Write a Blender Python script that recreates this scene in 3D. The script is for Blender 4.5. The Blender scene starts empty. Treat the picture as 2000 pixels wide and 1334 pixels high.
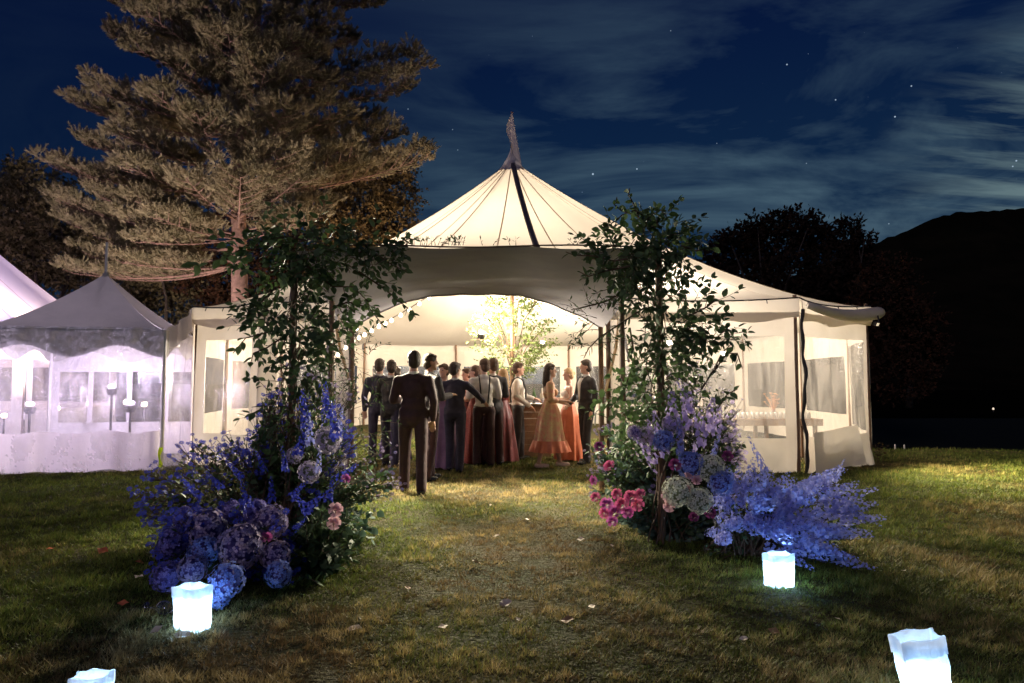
import bpy, bmesh, math, random
import numpy as np
from mathutils import Vector, Matrix, Euler
R = math.radians
PI = math.pi
rng = np.random.default_rng(7)
random.seed(7)
scn = bpy.context.scene
COL = scn.collection

# ------------------------------------------------------------------ camera
CAM_H, F, PITCH = 1.4, 1333.3, math.atan(81/1333.3)
cam_d = bpy.data.cameras.new('camera'); cam = bpy.data.objects.new('camera', cam_d); COL.objects.link(cam)
cam.location = (0, 0, CAM_H); cam.rotation_euler = (PI/2 + PITCH, 0, 0)
cam_d.sensor_width = 36; cam_d.lens = 24; cam_d.clip_start = .05; cam_d.clip_end = 3000
scn.camera = cam
scn.view_settings.view_transform = 'Standard'; scn.view_settings.look = 'None'
scn.view_settings.exposure = 0.0; scn.view_settings.gamma = 1; scn.view_settings.use_curve_mapping = False
scn.render.engine = 'CYCLES'
cy = scn.cycles
cy.use_denoising = True; cy.max_bounces = 6; cy.diffuse_bounces = 3; cy.glossy_bounces = 2
cy.transmission_bounces = 4; cy.transparent_max_bounces = 24; cy.sample_clamp_indirect = 4
cy.sample_clamp_direct = 0; cy.caustics_reflective = False; cy.caustics_refractive = False

def rays(px, py):
    u = (px-1000)/F; v = -(py-667)/F
    return u, math.cos(PITCH)-v*math.sin(PITCH), math.sin(PITCH)+v*math.cos(PITCH)
def P(px, py, d):
    x, y, z = rays(px, py); s = d/y
    return Vector((x*s, d, CAM_H+z*s))
def G(px, py):
    x, y, z = rays(px, py); s = -CAM_H/z
    return Vector((x*s, y*s, 0))

# ------------------------------------------------------------------ world: night sky with clouds and stars
world = bpy.data.worlds.new('World'); scn.world = world; world.use_nodes = True
wn = world.node_tree; wn.nodes.clear()
class NT:
    def __init__(s, t): s.t = t
    def n(s, typ, ins=None, **kw):
        nd = s.t.nodes.new(typ)
        for k, v in kw.items(): setattr(nd, k, v)
        for k, v in (ins or {}).items():
            sock = nd.inputs[k]
            if isinstance(v, bpy.types.NodeSocket): s.t.links.new(v, sock)
            else:
                try: sock.default_value = v
                except Exception: sock.default_value = (*v, 1) if len(v) == 3 else v
        return nd
    def m(s, op, a, b=0.0, c=None):
        ins = {0: a, 1: b}
        if c is not None: ins[2] = c
        return s.n('ShaderNodeMath', ins, operation=op).outputs[0]
    def vm(s, op, a, b=(0, 0, 0)):
        nd = s.n('ShaderNodeVectorMath', {0: a, 1: b}, operation=op)
        return nd.outputs['Value'] if op in ('DOT_PRODUCT', 'LENGTH') else nd.outputs[0]
    def mr(s, v, a, b, c=0.0, d=1.0):
        return s.n('ShaderNodeMapRange', {'Value': v, 'From Min': a, 'From Max': b, 'To Min': c, 'To Max': d}).outputs[0]
    def mix(s, f, a, b):
        nd = s.t.nodes.new('ShaderNodeMix'); nd.data_type = 'RGBA'
        for i, v in ((0, f), (6, a), (7, b)):
            if isinstance(v, bpy.types.NodeSocket): s.t.links.new(v, nd.inputs[i])
            else: nd.inputs[i].default_value = v if i == 0 else (*v[:3], 1)
        return nd.outputs[2]
W = NT(wn)
dirv = W.n('ShaderNodeTexCoord').outputs['Generated']
sep = W.n('ShaderNodeSeparateXYZ', {0: dirv}); zx, zy, zz = sep.outputs
base = W.mix(W.mr(zz, 0.02, 0.5), (.0058, .030, .070), (.0008, .0056, .037))
base = W.mix(W.mr(zx, -0.55, 0.1, .55, 0.0), base, (.0012, .0036, .024))
zc = W.m('ADD', W.m('MAXIMUM', zz, 0.0), 0.16)
pv = W.n('ShaderNodeCombineXYZ', {0: W.m('DIVIDE', zx, zc), 1: W.m('DIVIDE', zy, zc), 2: 0.0}).outputs[0]
mp = W.n('ShaderNodeMapping', {'Vector': pv, 'Rotation': (0, 0, R(-38)), 'Scale': (.8, 1.5, 1), 'Location': (3.1, 1.7, 0)}).outputs[0]
n1 = W.n('ShaderNodeTexNoise', {'Vector': mp, 'Scale': 1.15, 'Detail': 6.0, 'Roughness': .60, 'Distortion': 1.1}).outputs[0]
mp2 = W.n('ShaderNodeMapping', {'Vector': pv, 'Rotation': (0, 0, R(-30)), 'Scale': (.45, 4.2, 1)}).outputs[0]
n2 = W.n('ShaderNodeTexNoise', {'Vector': mp2, 'Scale': 1.6, 'Detail': 5.0, 'Roughness': .6, 'Distortion': .5}).outputs[0]
cl = W.m('MULTIPLY', W.mr(n1, .40, .60), W.mr(n2, .25, .72, .45, 1.0))
cl = W.m('MULTIPLY', cl, W.mr(zx, -.35, .12, .10, 1.0))
cl = W.m('MULTIPLY', cl, W.mr(zz, .62, .25, .0, 1.0))
sky = W.mix(W.m('MULTIPLY', cl, .95), base, (.058, .108, .150))
# bright moonlit streaks low on the right, where the moon is about to rise behind the hill
glow = W.mr(W.vm('DOT_PRODUCT', dirv, Vector((.62, .74, .235)).normalized()), .978, 1.0)
mp3 = W.n('ShaderNodeMapping', {'Vector': pv, 'Rotation': (0, 0, R(-58)), 'Scale': (1.1, 5.5, 1)}).outputs[0]
n3 = W.n('ShaderNodeTexNoise', {'Vector': mp3, 'Scale': 1.7, 'Detail': 6.0, 'Roughness': .6, 'Distortion': .4}).outputs[0]
st = W.m('MULTIPLY', W.mr(n3, .42, .66), W.m('POWER', glow, 1.6))
sky = W.mix(W.m('MULTIPLY', st, .75), sky, (.16, .24, .25))
# faint star field and the brighter stars
vor = W.n('ShaderNodeTexVoronoi', {'Vector': dirv, 'Scale': 70.0})
sd = W.mr(vor.outputs['Distance'], .020, .044, 1.0, 0.0)
sr = W.n('ShaderNodeSeparateXYZ', {0: vor.outputs['Color']}).outputs[0]
smask = W.m('MULTIPLY', W.m('MULTIPLY', sd, W.m('POWER', sr, 10.0)), W.mr(zz, .04, .2, .2, 1.0))
sky = W.mix(W.m('MULTIPLY', smask, .8), sky, (.30, .42, .62))
tot = None
for px, py, b in ((1158, 340, 2.2), (1244, 330, 1.0), (1748, 228, 1.0), (1780, 168, .8), (1632, 195, .8), (1537, 126, .9),
                  (1575, 319, .4), (1985, 314, .9), (1978, 325, .7), (1736, 437, .5), (797, 213, .5), (884, 253, .4), (894, 293, .4), (1310, 60, .4), (1400, 280, .35)):
    v = Vector(rays(px, py)).normalized()
    dd = W.vm('LENGTH', W.vm('SUBTRACT', dirv, v))
    s_ = W.mr(dd, .0002*(1+b*.5), .0008*(1+b*.5), min(b, 1)*.9, 0.0)
    tot = s_ if tot is None else W.m('ADD', tot, s_)
sky = W.mix(W.m('MINIMUM', tot, 1.0), sky, (.55, .72, .9))
nish = W.n('ShaderNodeTexSky', sky_type='NISHITA', sun_disc=False, sun_elevation=R(-4), sun_rotation=R(40))
bg1 = W.n('ShaderNodeBackground', {'Color': sky, 'Strength': 1.0})
bg2 = W.n('ShaderNodeBackground', {'Color': nish.outputs[0], 'Strength': 0.02})
wo = W.n('ShaderNodeOutputWorld', {'Surface': W.n('ShaderNodeAddShader', {0: bg1.outputs[0], 1: bg2.outputs[0]}).outputs[0]})

# soft fill added from behind the camera, the one sun lamp of this night scene
sl = bpy.data.lights.new('fill_sun', 'SUN'); sl.energy = 0.42; sl.angle = R(14); sl.color = (.92, .78, 1.0)
so = bpy.data.objects.new('fill_sun', sl); COL.objects.link(so)
so.rotation_euler = Vector((.55, 1.0, -.42)).to_track_quat('-Z', 'Y').to_euler()

def lamp(name, loc, power, color, radius=.12, typ='POINT', **kw):
    l = bpy.data.lights.new(name, typ); l.energy = power; l.color = color
    if typ == 'POINT': l.shadow_soft_size = radius
    for k, v in kw.items(): setattr(l, k, v)
    o = bpy.data.objects.new(name, l); COL.objects.link(o); o.location = loc
    return o

# ------------------------------------------------------------------ materials
MATS = {}
def rgba(c): return (c[0], c[1], c[2], 1)
def mat(name, col, rough=.8, col2=None, scale=8.0, bump=0.0, bscale=None, trans=0.0, metal=0.0, spec=.5, coord='Object', attr=False,
        see=0.0, emit=0.0, detail=4.0):
    """cloth, leaf and solid materials: colour varied by noise, fine relief, optional translucency and see-through share"""
    m = bpy.data.materials.new(name); m.use_nodes = True; t = m.node_tree; t.nodes.clear(); N = NT(t)
    co = N.n('ShaderNodeTexCoord').outputs[coord]
    if coord == 'Object' and attr == 'world': co = N.n('ShaderNodeNewGeometry').outputs['Position']
    c = rgba(col)
    if attr is True:
        c = N.n('ShaderNodeVertexColor', layer_name='Col').outputs[0]
    elif col2 is not None:
        nz = N.n('ShaderNodeTexNoise', {'Vector': N.n('ShaderNodeNewGeometry').outputs['Position'], 'Scale': scale, 'Detail': detail, 'Roughness': .6}).outputs[0]
        c = N.mix(N.mr(nz, .36, .64), col, col2)
    pb = N.n('ShaderNodeBsdfPrincipled', {'Base Color': c, 'Roughness': rough, 'Metallic': metal, 'Specular IOR Level': spec})
    bmp = None
    if bump:
        bn = N.n('ShaderNodeTexNoise', {'Vector': co, 'Scale': bscale or scale*4, 'Detail': 5.0, 'Roughness': .6}).outputs[0]
        bmp = N.n('ShaderNodeBump', {'Height': bn, 'Strength': bump, 'Distance': .02}).outputs[0]
        t.links.new(bmp, pb.inputs['Normal'])
    out = pb.outputs[0]
    if emit:
        pb.inputs['Emission Strength'].default_value = emit
        pb.inputs['Emission Color'].default_value = rgba(col)
    if trans:
        tb = N.n('ShaderNodeBsdfTranslucent', {'Color': c})
        if bmp: t.links.new(bmp, tb.inputs['Normal'])
        out = N.n('ShaderNodeMixShader', {0: trans, 1: out, 2: tb.outputs[0]}).outputs[0]
    if see:
        tr = N.n('ShaderNodeBsdfTransparent', {'Color': rgba([min(1, x*1.1) for x in col])})
        out = N.n('ShaderNodeMixShader', {0: see, 1: out, 2: tr.outputs[0]}).outputs[0]
    N.n('ShaderNodeOutputMaterial', {'Surface': out})
    MATS[name] = m
    return m
def vinyl(name, haze, hazecol, wr=.35, scale=3.0, stretch=(1, 1, .25), rough=.07, gl=.10):
    m = bpy.data.materials.new(name); m.use_nodes = True; t = m.node_tree; t.nodes.clear(); N = NT(t)
    pos = N.n('ShaderNodeNewGeometry').outputs['Position']
    mp = N.n('ShaderNodeMapping', {'Vector': pos, 'Scale': stretch}).outputs[0]
    nz = N.n('ShaderNodeTexNoise', {'Vector': mp, 'Scale': scale, 'Detail': 6.0, 'Roughness': .62, 'Distortion': .8}).outputs[0]
    nz2 = N.n('ShaderNodeTexNoise', {'Vector': pos, 'Scale': scale*9, 'Detail': 3.0}).outputs[0]
    hh = N.m('ADD', nz, N.m('MULTIPLY', nz2, .12))
    bmp = N.n('ShaderNodeBump', {'Height': hh, 'Strength': wr, 'Distance': .06}).outputs[0]
    tr = N.n('ShaderNodeBsdfTransparent', {'Color': (.93, .93, .93, 1)})
    g = N.n('ShaderNodeBsdfGlossy', {'Color': (1, 1, 1, 1), 'Roughness': rough, 'Normal': bmp})
    hz1 = N.n('ShaderNodeBsdfTranslucent', {'Color': rgba(hazecol), 'Normal': bmp})
    hz2 = N.n('ShaderNodeBsdfDiffuse', {'Color': rgba(hazecol)})
    hz = N.n('ShaderNodeMixShader', {0: .3, 1: hz1.outputs[0], 2: hz2.outputs[0]}).outputs[0]
    hf = N.mr(nz, .40, .62, haze*.5, haze*1.5)
    a = N.n('ShaderNodeMixShader', {0: hf, 1: tr.outputs[0], 2: hz}).outputs[0]
    b = N.n('ShaderNodeMixShader', {0: gl, 1: a, 2: g.outputs[0]}).outputs[0]
    N.n('ShaderNodeOutputMaterial', {'Surface': b})
    return m

M_sail = mat('sailcloth', (.84, .765, .655), .8, (.81, .73, .615), .6, .22, 9, trans=.30, spec=.1)
M_sail_b = mat('sailcloth_lilac', (.78, .74, .78), .8, (.74, .70, .76), .6, .12, 30, trans=.45, spec=.1)
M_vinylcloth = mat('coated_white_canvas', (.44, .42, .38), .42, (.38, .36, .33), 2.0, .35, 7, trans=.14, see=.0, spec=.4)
M_canopy = mat('canopy_canvas', (.33, .31, .35), .6, (.27, .25, .295), 1.5, .30, 6, trans=.16, see=.0, spec=.25)
M_wall = mat('tent_wall_cloth', (.80, .74, .65), .8, (.72, .65, .55), .9, .35, 5, trans=.30, spec=.1)
M_wall_l = mat('tent_wall_white', (.82, .78, .80), .75, (.74, .69, .72), 1.2, .3, 5, trans=.35, spec=.1)
M_seam = mat('seam_tape', (.42, .33, .25), .8, trans=.3)
M_strap = mat('lacing_strap', (.045, .035, .04), .5, (.09, .07, .08), 10, .4, 40)
M_black = mat('black_trim', (.03, .026, .024), .7)
M_clear = vinyl('clear_window_vinyl', .20, (.84, .79, .72), .7, 3.0, rough=.2, gl=.07)
M_crinkle = vinyl('crinkled_clear_vinyl', .22, (.88, .84, .90), 1.0, 4.0, (1, 1, .45), .16, .22)
M_wood = mat('timber_pole', (.19, .105, .055), .55, (.12, .065, .035), 9, .2, 40)
M_alu = mat('white_metal_pole', (.62, .6, .58), .4, metal=.3)
M_bark = mat('pine_bark', (.22, .13, .11), .9, (.12, .07, .06), 6, .9, 14)
M_barkd = mat('dark_bark', (.03, .022, .018), .9, (.05, .036, .028), 6, .8, 14)
M_needle = mat('pine_needles', (.19, .170, .105), .7, (.29, .245, .165), 1.6, trans=.25, spec=.2)
M_leaf_b = mat('tree_leaf_brown', (.14, .095, .045), .7, (.07, .055, .025), 2.2, trans=.2, spec=.15)
M_leaf_c = mat('tree_leaf_olive', (.15, .12, .065), .7, (.09, .08, .04), 1.8, trans=.2, spec=.15)
M_leaf_r = mat('tree_leaf_russet', (.075, .032, .018), .8, (.022, .016, .009), 2.2, trans=.15, spec=.1)
M_leaf_k = mat('tree_leaf_dark', (.014, .011, .008), .8, (.030, .016, .010), 1.0, trans=.1, spec=.1)
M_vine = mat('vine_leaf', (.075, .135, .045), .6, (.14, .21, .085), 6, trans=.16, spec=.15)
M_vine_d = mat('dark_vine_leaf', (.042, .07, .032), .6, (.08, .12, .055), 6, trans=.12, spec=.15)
M_euca = mat('eucalyptus_leaf', (.13, .20, .15), .65, (.08, .14, .10), 7, trans=.15, spec=.15)
M_olive = mat('olive_leaf', (.09, .10, .065), .55, (.16, .15, .11), 12, trans=.25, spec=.3)
M_twig = mat('twig_bark', (.10, .055, .032), .8, (.06, .035, .02), 12)
M_hyd = [mat('hydrangea_violet', (.10, .09, .36), .7, (.24, .19, .48), 26, trans=.25, spec=.2),
         mat('hydrangea_blue', (.12, .20, .62), .7, (.30, .36, .72), 26, trans=.25, spec=.2),
         mat('hydrangea_mauve', (.18, .17, .42), .7, (.38, .28, .38), 12, trans=.25, spec=.2),
         mat('hydrangea_cream', (.66, .64, .52), .7, (.52, .58, .50), 20, trans=.3, spec=.2),
         mat('hydrangea_lilac', (.42, .36, .55), .7, (.55, .48, .60), 20, trans=.3, spec=.2)]
M_hcore = [mat('bloom_core_violet', (.07, .05, .20), .8), mat('bloom_core_green', (.16, .19, .10), .8)]
M_del = mat('delphinium_blue', (.20, .25, .68), .65, (.42, .42, .76), 30, trans=.3, spec=.2)
M_del_d = mat('delphinium_deep', (.035, .045, .36), .6, (.08, .10, .52), 30, trans=.25, spec=.2)
M_del_l = mat('delphinium_lilac', (.44, .36, .74), .65, (.60, .46, .72), 20, trans=.35, spec=.2)
M_rose = [mat('rose_pink', (.62, .16, .26), .55, (.50, .10, .26), 18, trans=.3, spec=.3),
          mat('rose_magenta', (.42, .07, .24), .55, (.50, .16, .42), 18, trans=.3, spec=.3),
          mat('rose_blush', (.66, .42, .42), .55, (.58, .36, .44), 18, trans=.3, spec=.3),
          mat('rose_plum', (.16, .03, .12), .55, (.24, .05, .16), 18, trans=.2, spec=.3)]
M_white = mat('white_petal', (.62, .56, .54), .6, (.72, .66, .60), 12, trans=.35, spec=.2)
M_paper = mat('white_paper', (.80, .82, .86), .85, (.74, .77, .84), 9, .55, 14, trans=.36, see=.30, spec=.05)
M_steel = mat('steel', (.5, .5, .5), .3, metal=1)

# ------------------------------------------------------------------ mesh helpers
def mesh(name, v, f, m=None, smooth=False, cols=None):
    v = np.asarray(v, dtype=np.float32).reshape(-1, 3)
    me = bpy.data.meshes.new(name)
    if isinstance(f, np.ndarray):
        k = f.shape[1]; nf = f.shape[0]
        me.vertices.add(len(v)); me.vertices.foreach_set('co', v.ravel())
        me.loops.add(nf*k); me.loops.foreach_set('vertex_index', f.astype(np.int32).ravel())
        me.polygons.add(nf); me.polygons.foreach_set('loop_start', np.arange(0, nf*k, k, dtype=np.int32))
        me.update(calc_edges=True)
    else:
        me.from_pydata([tuple(map(float, a)) for a in v], [], [tuple(map(int, a)) for a in f]); me.update()
    if smooth: me.polygons.foreach_set('use_smooth', np.ones(len(me.polygons), dtype=bool))
    if cols is not None:
        a = me.color_attributes.new('Col', 'FLOAT_COLOR', 'POINT')
        a.data.foreach_set('color', np.asarray(cols, dtype=np.float32).ravel())
    if m: me.materials.append(m)
    return me
def ob(name, me, parent=None, loc=None, rot=None, scale=None):
    o = bpy.data.objects.new(name, me); COL.objects.link(o)
    if parent is not None: o.parent = parent
    if loc is not None: o.location = loc
    if rot is not None: o.rotation_euler = rot
    if scale is not None: o.scale = (scale,)*3 if isinstance(scale, (int, float)) else scale
    return o
def tag(o, label=None, cat=None, group=None, kind=None):
    if label: o['label'] = label
    if cat: o['category'] = cat
    if group: o['group'] = group
    if kind: o['kind'] = kind
    return o
def thing(name, label, cat, loc=(0, 0, 0), rz=0, group=None):
    o = bpy.data.objects.new(name, None); COL.objects.link(o); o.location = loc; o.rotation_euler = (0, 0, rz)
    o.empty_display_size = .2
    return tag(o, label, cat, group)
class MB:
    def __init__(s): s.v = []; s.f = []
    def add(s, v, f):
        b = len(s.v); s.v += [tuple(a) for a in v]; s.f += [tuple(i+b for i in q) for q in f]
    def box(s, c, size, rz=0, M=None):
        hx, hy, hz = size[0]/2, size[1]/2, size[2]/2
        vs = [Vector((x, y, z)) for x in (-hx, hx) for y in (-hy, hy) for z in (-hz, hz)]
        rm = M or Matrix.Rotation(rz, 3, 'Z')
        s.add([rm@a+Vector(c) for a in vs], [(0, 1, 3, 2), (4, 6, 7, 5), (0, 4, 5, 1), (2, 3, 7, 6), (0, 2, 6, 4), (1, 5, 7, 3)])
    def tube(s, pts, rad, n=6, cap=True):
        pts = [Vector(p) for p in pts]; N = len(pts)
        if not hasattr(rad, '__len__'): rad = [rad]*N
        vs = []; fs = []; up = None
        for i, p in enumerate(pts):
            d = (pts[min(i+1, N-1)]-pts[max(i-1, 0)])
            if d.length < 1e-9: d = Vector((0, 0, 1))
            d.normalize()
            if up is None:
                up = Vector((0, 0, 1)) if abs(d.z) < .9 else Vector((1, 0, 0))
            a = d.cross(up)
            if a.length < 1e-6: a = d.cross(Vector((0, 1, 0)))
            a.normalize(); b = d.cross(a); up = -b if False else up
            for k in range(n):
                t = 2*PI*k/n; vs.append(p+(a*math.cos(t)+b*math.sin(t))*rad[i])
        for i in range(N-1):
            for k in range(n):
                fs.append((i*n+k, i*n+(k+1) % n, (i+1)*n+(k+1) % n, (i+1)*n+k))
        if cap: fs.append(tuple(range(n-1, -1, -1))); fs.append(tuple((N-1)*n+k for k in range(n)))
        s.add(vs, fs)
    def lathe(s, prof, n=16, c=(0, 0, 0), cap=False):
        vs = [(c[0]+r*math.cos(2*PI*k/n), c[1]+r*math.sin(2*PI*k/n), c[2]+z) for r, z in prof for k in range(n)]
        fs = [(i*n+k, i*n+(k+1) % n, (i+1)*n+(k+1) % n, (i+1)*n+k) for i in range(len(prof)-1) for k in range(n)]
        if cap: fs.append(tuple(range(n-1, -1, -1))); fs.append(tuple((len(prof)-1)*n+k for k in range(n)))
        s.add(vs, fs)
    def grid(s, rows):
        n = len(rows[0]); vs = [p for r in rows for p in r]
        fs = [(i*n+j, i*n+j+1, (i+1)*n+j+1, (i+1)*n+j) for i in range(len(rows)-1) for j in range(n-1)]
        s.add(vs, fs)
    def mesh(s, name, m, smooth=False): return mesh(name, s.v, s.f, m, smooth)
    def build(s, name, m, parent=None, smooth=False, **k): return ob(name, s.mesh(name, m, smooth), parent, **k)

def vnoise(x, y, sc, seed=0, octs=3):
    r = np.zeros_like(x, dtype=np.float64); amp = 1; tot = 0
    for o in range(octs):
        g = np.random.default_rng(seed+o*17).random((257, 257))
        xx = (x*sc) % 256; yy = (y*sc) % 256
        ix = xx.astype(int); iy = yy.astype(int); fx = xx-ix; fy = yy-iy
        fx = fx*fx*(3-2*fx); fy = fy*fy*(3-2*fy)
        v = g[ix, iy]*(1-fx)*(1-fy)+g[ix+1, iy]*fx*(1-fy)+g[ix, iy+1]*(1-fx)*fy+g[ix+1, iy+1]*fx*fy
        r += v*amp; tot += amp; amp *= .5; sc *= 2.1
    return r/tot
def basis(d, roll):
    """rotation matrices (n,3,3) whose columns are x,y,z with y along d"""
    d = d/np.linalg.norm(d, axis=1, keepdims=True)
    h = np.where(np.abs(d[:, 2:3]) > .95, np.array([[1., 0, 0]]), np.array([[0, 0, 1.]]))
    x = np.cross(d, h); x /= np.linalg.norm(x, axis=1, keepdims=True)
    z = np.cross(x, d)
    c, s = np.cos(roll)[:, None], np.sin(roll)[:, None]
    x2 = x*c+z*s; z2 = -x*s+z*c
    return np.stack([x2, d, z2], axis=2)
def scatter(tv, tf, pos, rot, sc):
    tv = np.asarray(tv, float); tf = np.asarray(tf, int)
    n = len(pos); sc = np.asarray(sc)
    if sc.ndim == 1: sc = np.repeat(sc[:, None], 3, 1)
    v = np.einsum('nij,nkj->nki', rot, tv[None]*sc[:, None, :]) + pos[:, None, :]
    f = tf[None]+(np.arange(n)*len(tv))[:, None, None]
    return v.reshape(-1, 3), f.reshape(-1, tf.shape[1])

# ------------------------------------------------------------------ ground
def lawn_z(x, y):
    z = (vnoise(x+60, y+60, .35, 3, 2)-.5)*.05+(vnoise(x+60, y+60, 2.2, 5, 3)-.5)*.035
    edge = np.clip((x-6.6)/1.5, 0, 1)*np.clip((y-(14.6-.16*(x-8)))/6.0, 0, 1)
    z = z-edge**1.2*2.2
    return z
def ground():
    xs = np.concatenate([np.linspace(-60, -9, 30), np.linspace(-8.8, 12, 210), np.linspace(12.5, 60, 40)])
    ys = np.concatenate([np.linspace(-8, 1.5, 12), np.linspace(1.7, 14, 190), np.linspace(14.1, 24, 50), np.linspace(25, 70, 30)])
    X, Y = np.meshgrid(xs, ys); Z = lawn_z(X, Y)
    V = np.stack([X, Y, Z], -1).reshape(-1, 3); n = len(xs)
    i = np.arange((len(ys)-1)*(n-1)); r = i//(n-1); c = i % (n-1)
    Fc = np.stack([r*n+c, r*n+c+1, (r+1)*n+c+1, (r+1)*n+c], 1)
    m = bpy.data.materials.new('lawn_soil'); m.use_nodes = True; t = m.node_tree; t.nodes.clear(); N = NT(t)
    pos = N.n('ShaderNodeNewGeometry').outputs['Position']
    a = N.n('ShaderNodeTexNoise', {'Vector': pos, 'Scale': 1.1, 'Detail': 5.0}).outputs[0]
    b = N.n('ShaderNodeTexNoise', {'Vector': pos, 'Scale': 28.0, 'Detail': 4.0}).outputs[0]
    c1 = N.mix(N.mr(a, .4, .62), (.035, .042, .012), (.062, .048, .018))
    c1 = N.mix(N.mr(b, .40, .62, 0, .7), c1, (.030, .024, .012))
    sx = N.n('ShaderNodeSeparateXYZ', {0: pos}).outputs
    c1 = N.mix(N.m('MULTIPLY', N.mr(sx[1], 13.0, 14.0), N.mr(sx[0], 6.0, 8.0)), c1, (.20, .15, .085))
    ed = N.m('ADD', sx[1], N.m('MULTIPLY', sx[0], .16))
    c1 = N.mix(N.m('MULTIPLY', N.mr(ed, 16.6, 17.2), N.mr(sx[0], 5.5, 6.5)), c1, (.010, .011, .006))  # unlit slope past the lawn edge: its darkness is put into the soil colour
    bm_ = N.n('ShaderNodeBump', {'Height': b, 'Strength': 1.0, 'Distance': .05}).outputs[0]
    pb = N.n('ShaderNodeBsdfPrincipled', {'Base Color': c1, 'Roughness': .95, 'Normal': bm_, 'Specular IOR Level': .1})
    N.n('ShaderNodeOutputMaterial', {'Surface': pb.outputs[0]})
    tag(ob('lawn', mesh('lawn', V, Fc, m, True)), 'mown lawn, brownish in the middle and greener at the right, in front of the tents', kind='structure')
    far = mat('dark_field', (.004, .0045, .003), 1, (.007, .006, .004), .05, spec=0)
    b_ = MB(); b_.grid([[(-1500, y, -2.4) for y in (-60, 2500)], [(1500, y, -2.4) for y in (-60, 2500)]])
    tag(b_.build('valley_ground', far), 'dark valley floor beyond the lawn', kind='structure')
ground()

def grass():
    n = 760000
    u = rng.random(n); d0, d1 = 2.1, 17.0
    d = d0*(d1/d0)**(u**.86)                           # denser near the camera
    x = (rng.random(n)*2-1)*(d*.88+.6)
    y = d
    keep = ~((x < -5.3) & (y > 11.0)) & ~((x > 5.5) & (y > 14.6))
    x, y = x[keep], y[keep]; n = len(x)
    z = lawn_z(x, y)
    big = vnoise(x+60, y+60, .55, 21, 3); fine = vnoise(x+60, y+60, 3.4, 31, 3); tuft = vnoise(x+60, y+60, 10.5, 77, 2)
    path = np.exp(-((x+.1)/1.9)**2)*np.clip((9.5-y)/3.0, 0, 1)     # shorter strip in straw and brown up to the entrance
    dry = np.clip((big-.50)*3.2+path*.75+(rng.random(n)-.5)*.9+(tuft-.5)*1.2-.08, 0, 1)
    green = np.array([.075, .130, .022]); lime = np.array([.16, .175, .030]); straw = np.array([.27, .20, .085]); brown = np.array([.13, .085, .035])
    tt = rng.random(n)[:, None]; base = green*(1-tt)+lime*tt
    dr = straw*(fine[:, None] > .5)+brown*(fine[:, None] <= .5)
    c = base*(1-dry[:, None])+dr*dry[:, None]; c *= ((.6+.8*rng.random(n))*(.62+.76*np.clip((tuft-.3)*2.2, 0, 1)))[:, None]
    h = (.016+.030*rng.random(n)**1.5)*(.45+.75*np.clip((fine-.3)*2.2, 0, 1)+.75*np.clip((tuft-.42)*3, 0, 1))*(1-.35*path)*(.9+.02*y)
    w = .0017+.00046*y
    a = rng.random(n)*2*PI; lean = rng.random(n)**.7*1.25+.1
    comb = np.stack([np.cos(a), np.sin(a)], 1)+np.array([.5, -.15])
    comb /= np.linalg.norm(comb, axis=1, keepdims=True)
    side = np.stack([-comb[:, 1], comb[:, 0]], 1)
    p = np.stack([x, y, z-.004], 1)
    tip = p.copy(); tip[:, :2] += comb*(h*lean)[:, None]; tip[:, 2] += h
    l = p.copy(); l[:, :2] -= side*w[:, None]; r = p.copy(); r[:, :2] += side*w[:, None]
    V = np.stack([l, r, tip], 1).reshape(-1, 3); Fc = np.arange(n*3).reshape(-1, 3)
    cc = np.concatenate([c, np.ones((n, 1))], 1); cols = np.repeat(cc, 3, 0)
    m = mat('grass_blades', (.1, .1, .05), .65, attr=True, trans=.3, spec=.25)
    tag(ob('grass', mesh('grass', V, Fc, m, False, cols)), 'short tufty grass of the lawn', 'grass', kind='stuff')
grass()

# hill on the right
def hill():
    prof = [(1100, 640), (1300, 600), (1500, 560), (1640, 505), (1700, 478), (1760, 455), (1830, 425), (1880, 413), (1940, 412), (2000, 405), (2120, 400), (2300, 430), (2600, 520), (3000, 620)]
    b = MB(); D = 700
    rows = []
    for i in range(61):
        t = i/60*(len(prof)-1); k = min(int(t), len(prof)-2); f = t-k; f = f*f*(3-2*f)*.3+f*.7
        px = prof[k][0]*(1-f)+prof[k+1][0]*f; py = prof[k][1]*(1-f)+prof[k+1][1]*f
        top = P(px, py, D); top.z += random.uniform(-1.2, 1.2)
        row = []
        for j in range(9):
            s = j/8
            row.append((top.x*(1-.0*s), D-330*(1-s) if s < 1 else D, -3+(top.z+3)*(s**1.25)+random.uniform(-2, 2)*(0 < j < 8)))
        row += [(top.x, D+150, top.z*.8), (top.x, D+400, -3)]
        rows.append(row)
    b.grid(rows)
    m = mat('wooded_hillside', (.008, .008, .005), .95, (.014, .012, .007), .03, .5, .2, spec=0)
    tag(b.build('hill', m, smooth=True), 'black wooded hill rising at the right under the night sky', kind='structure')
hill()

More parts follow.
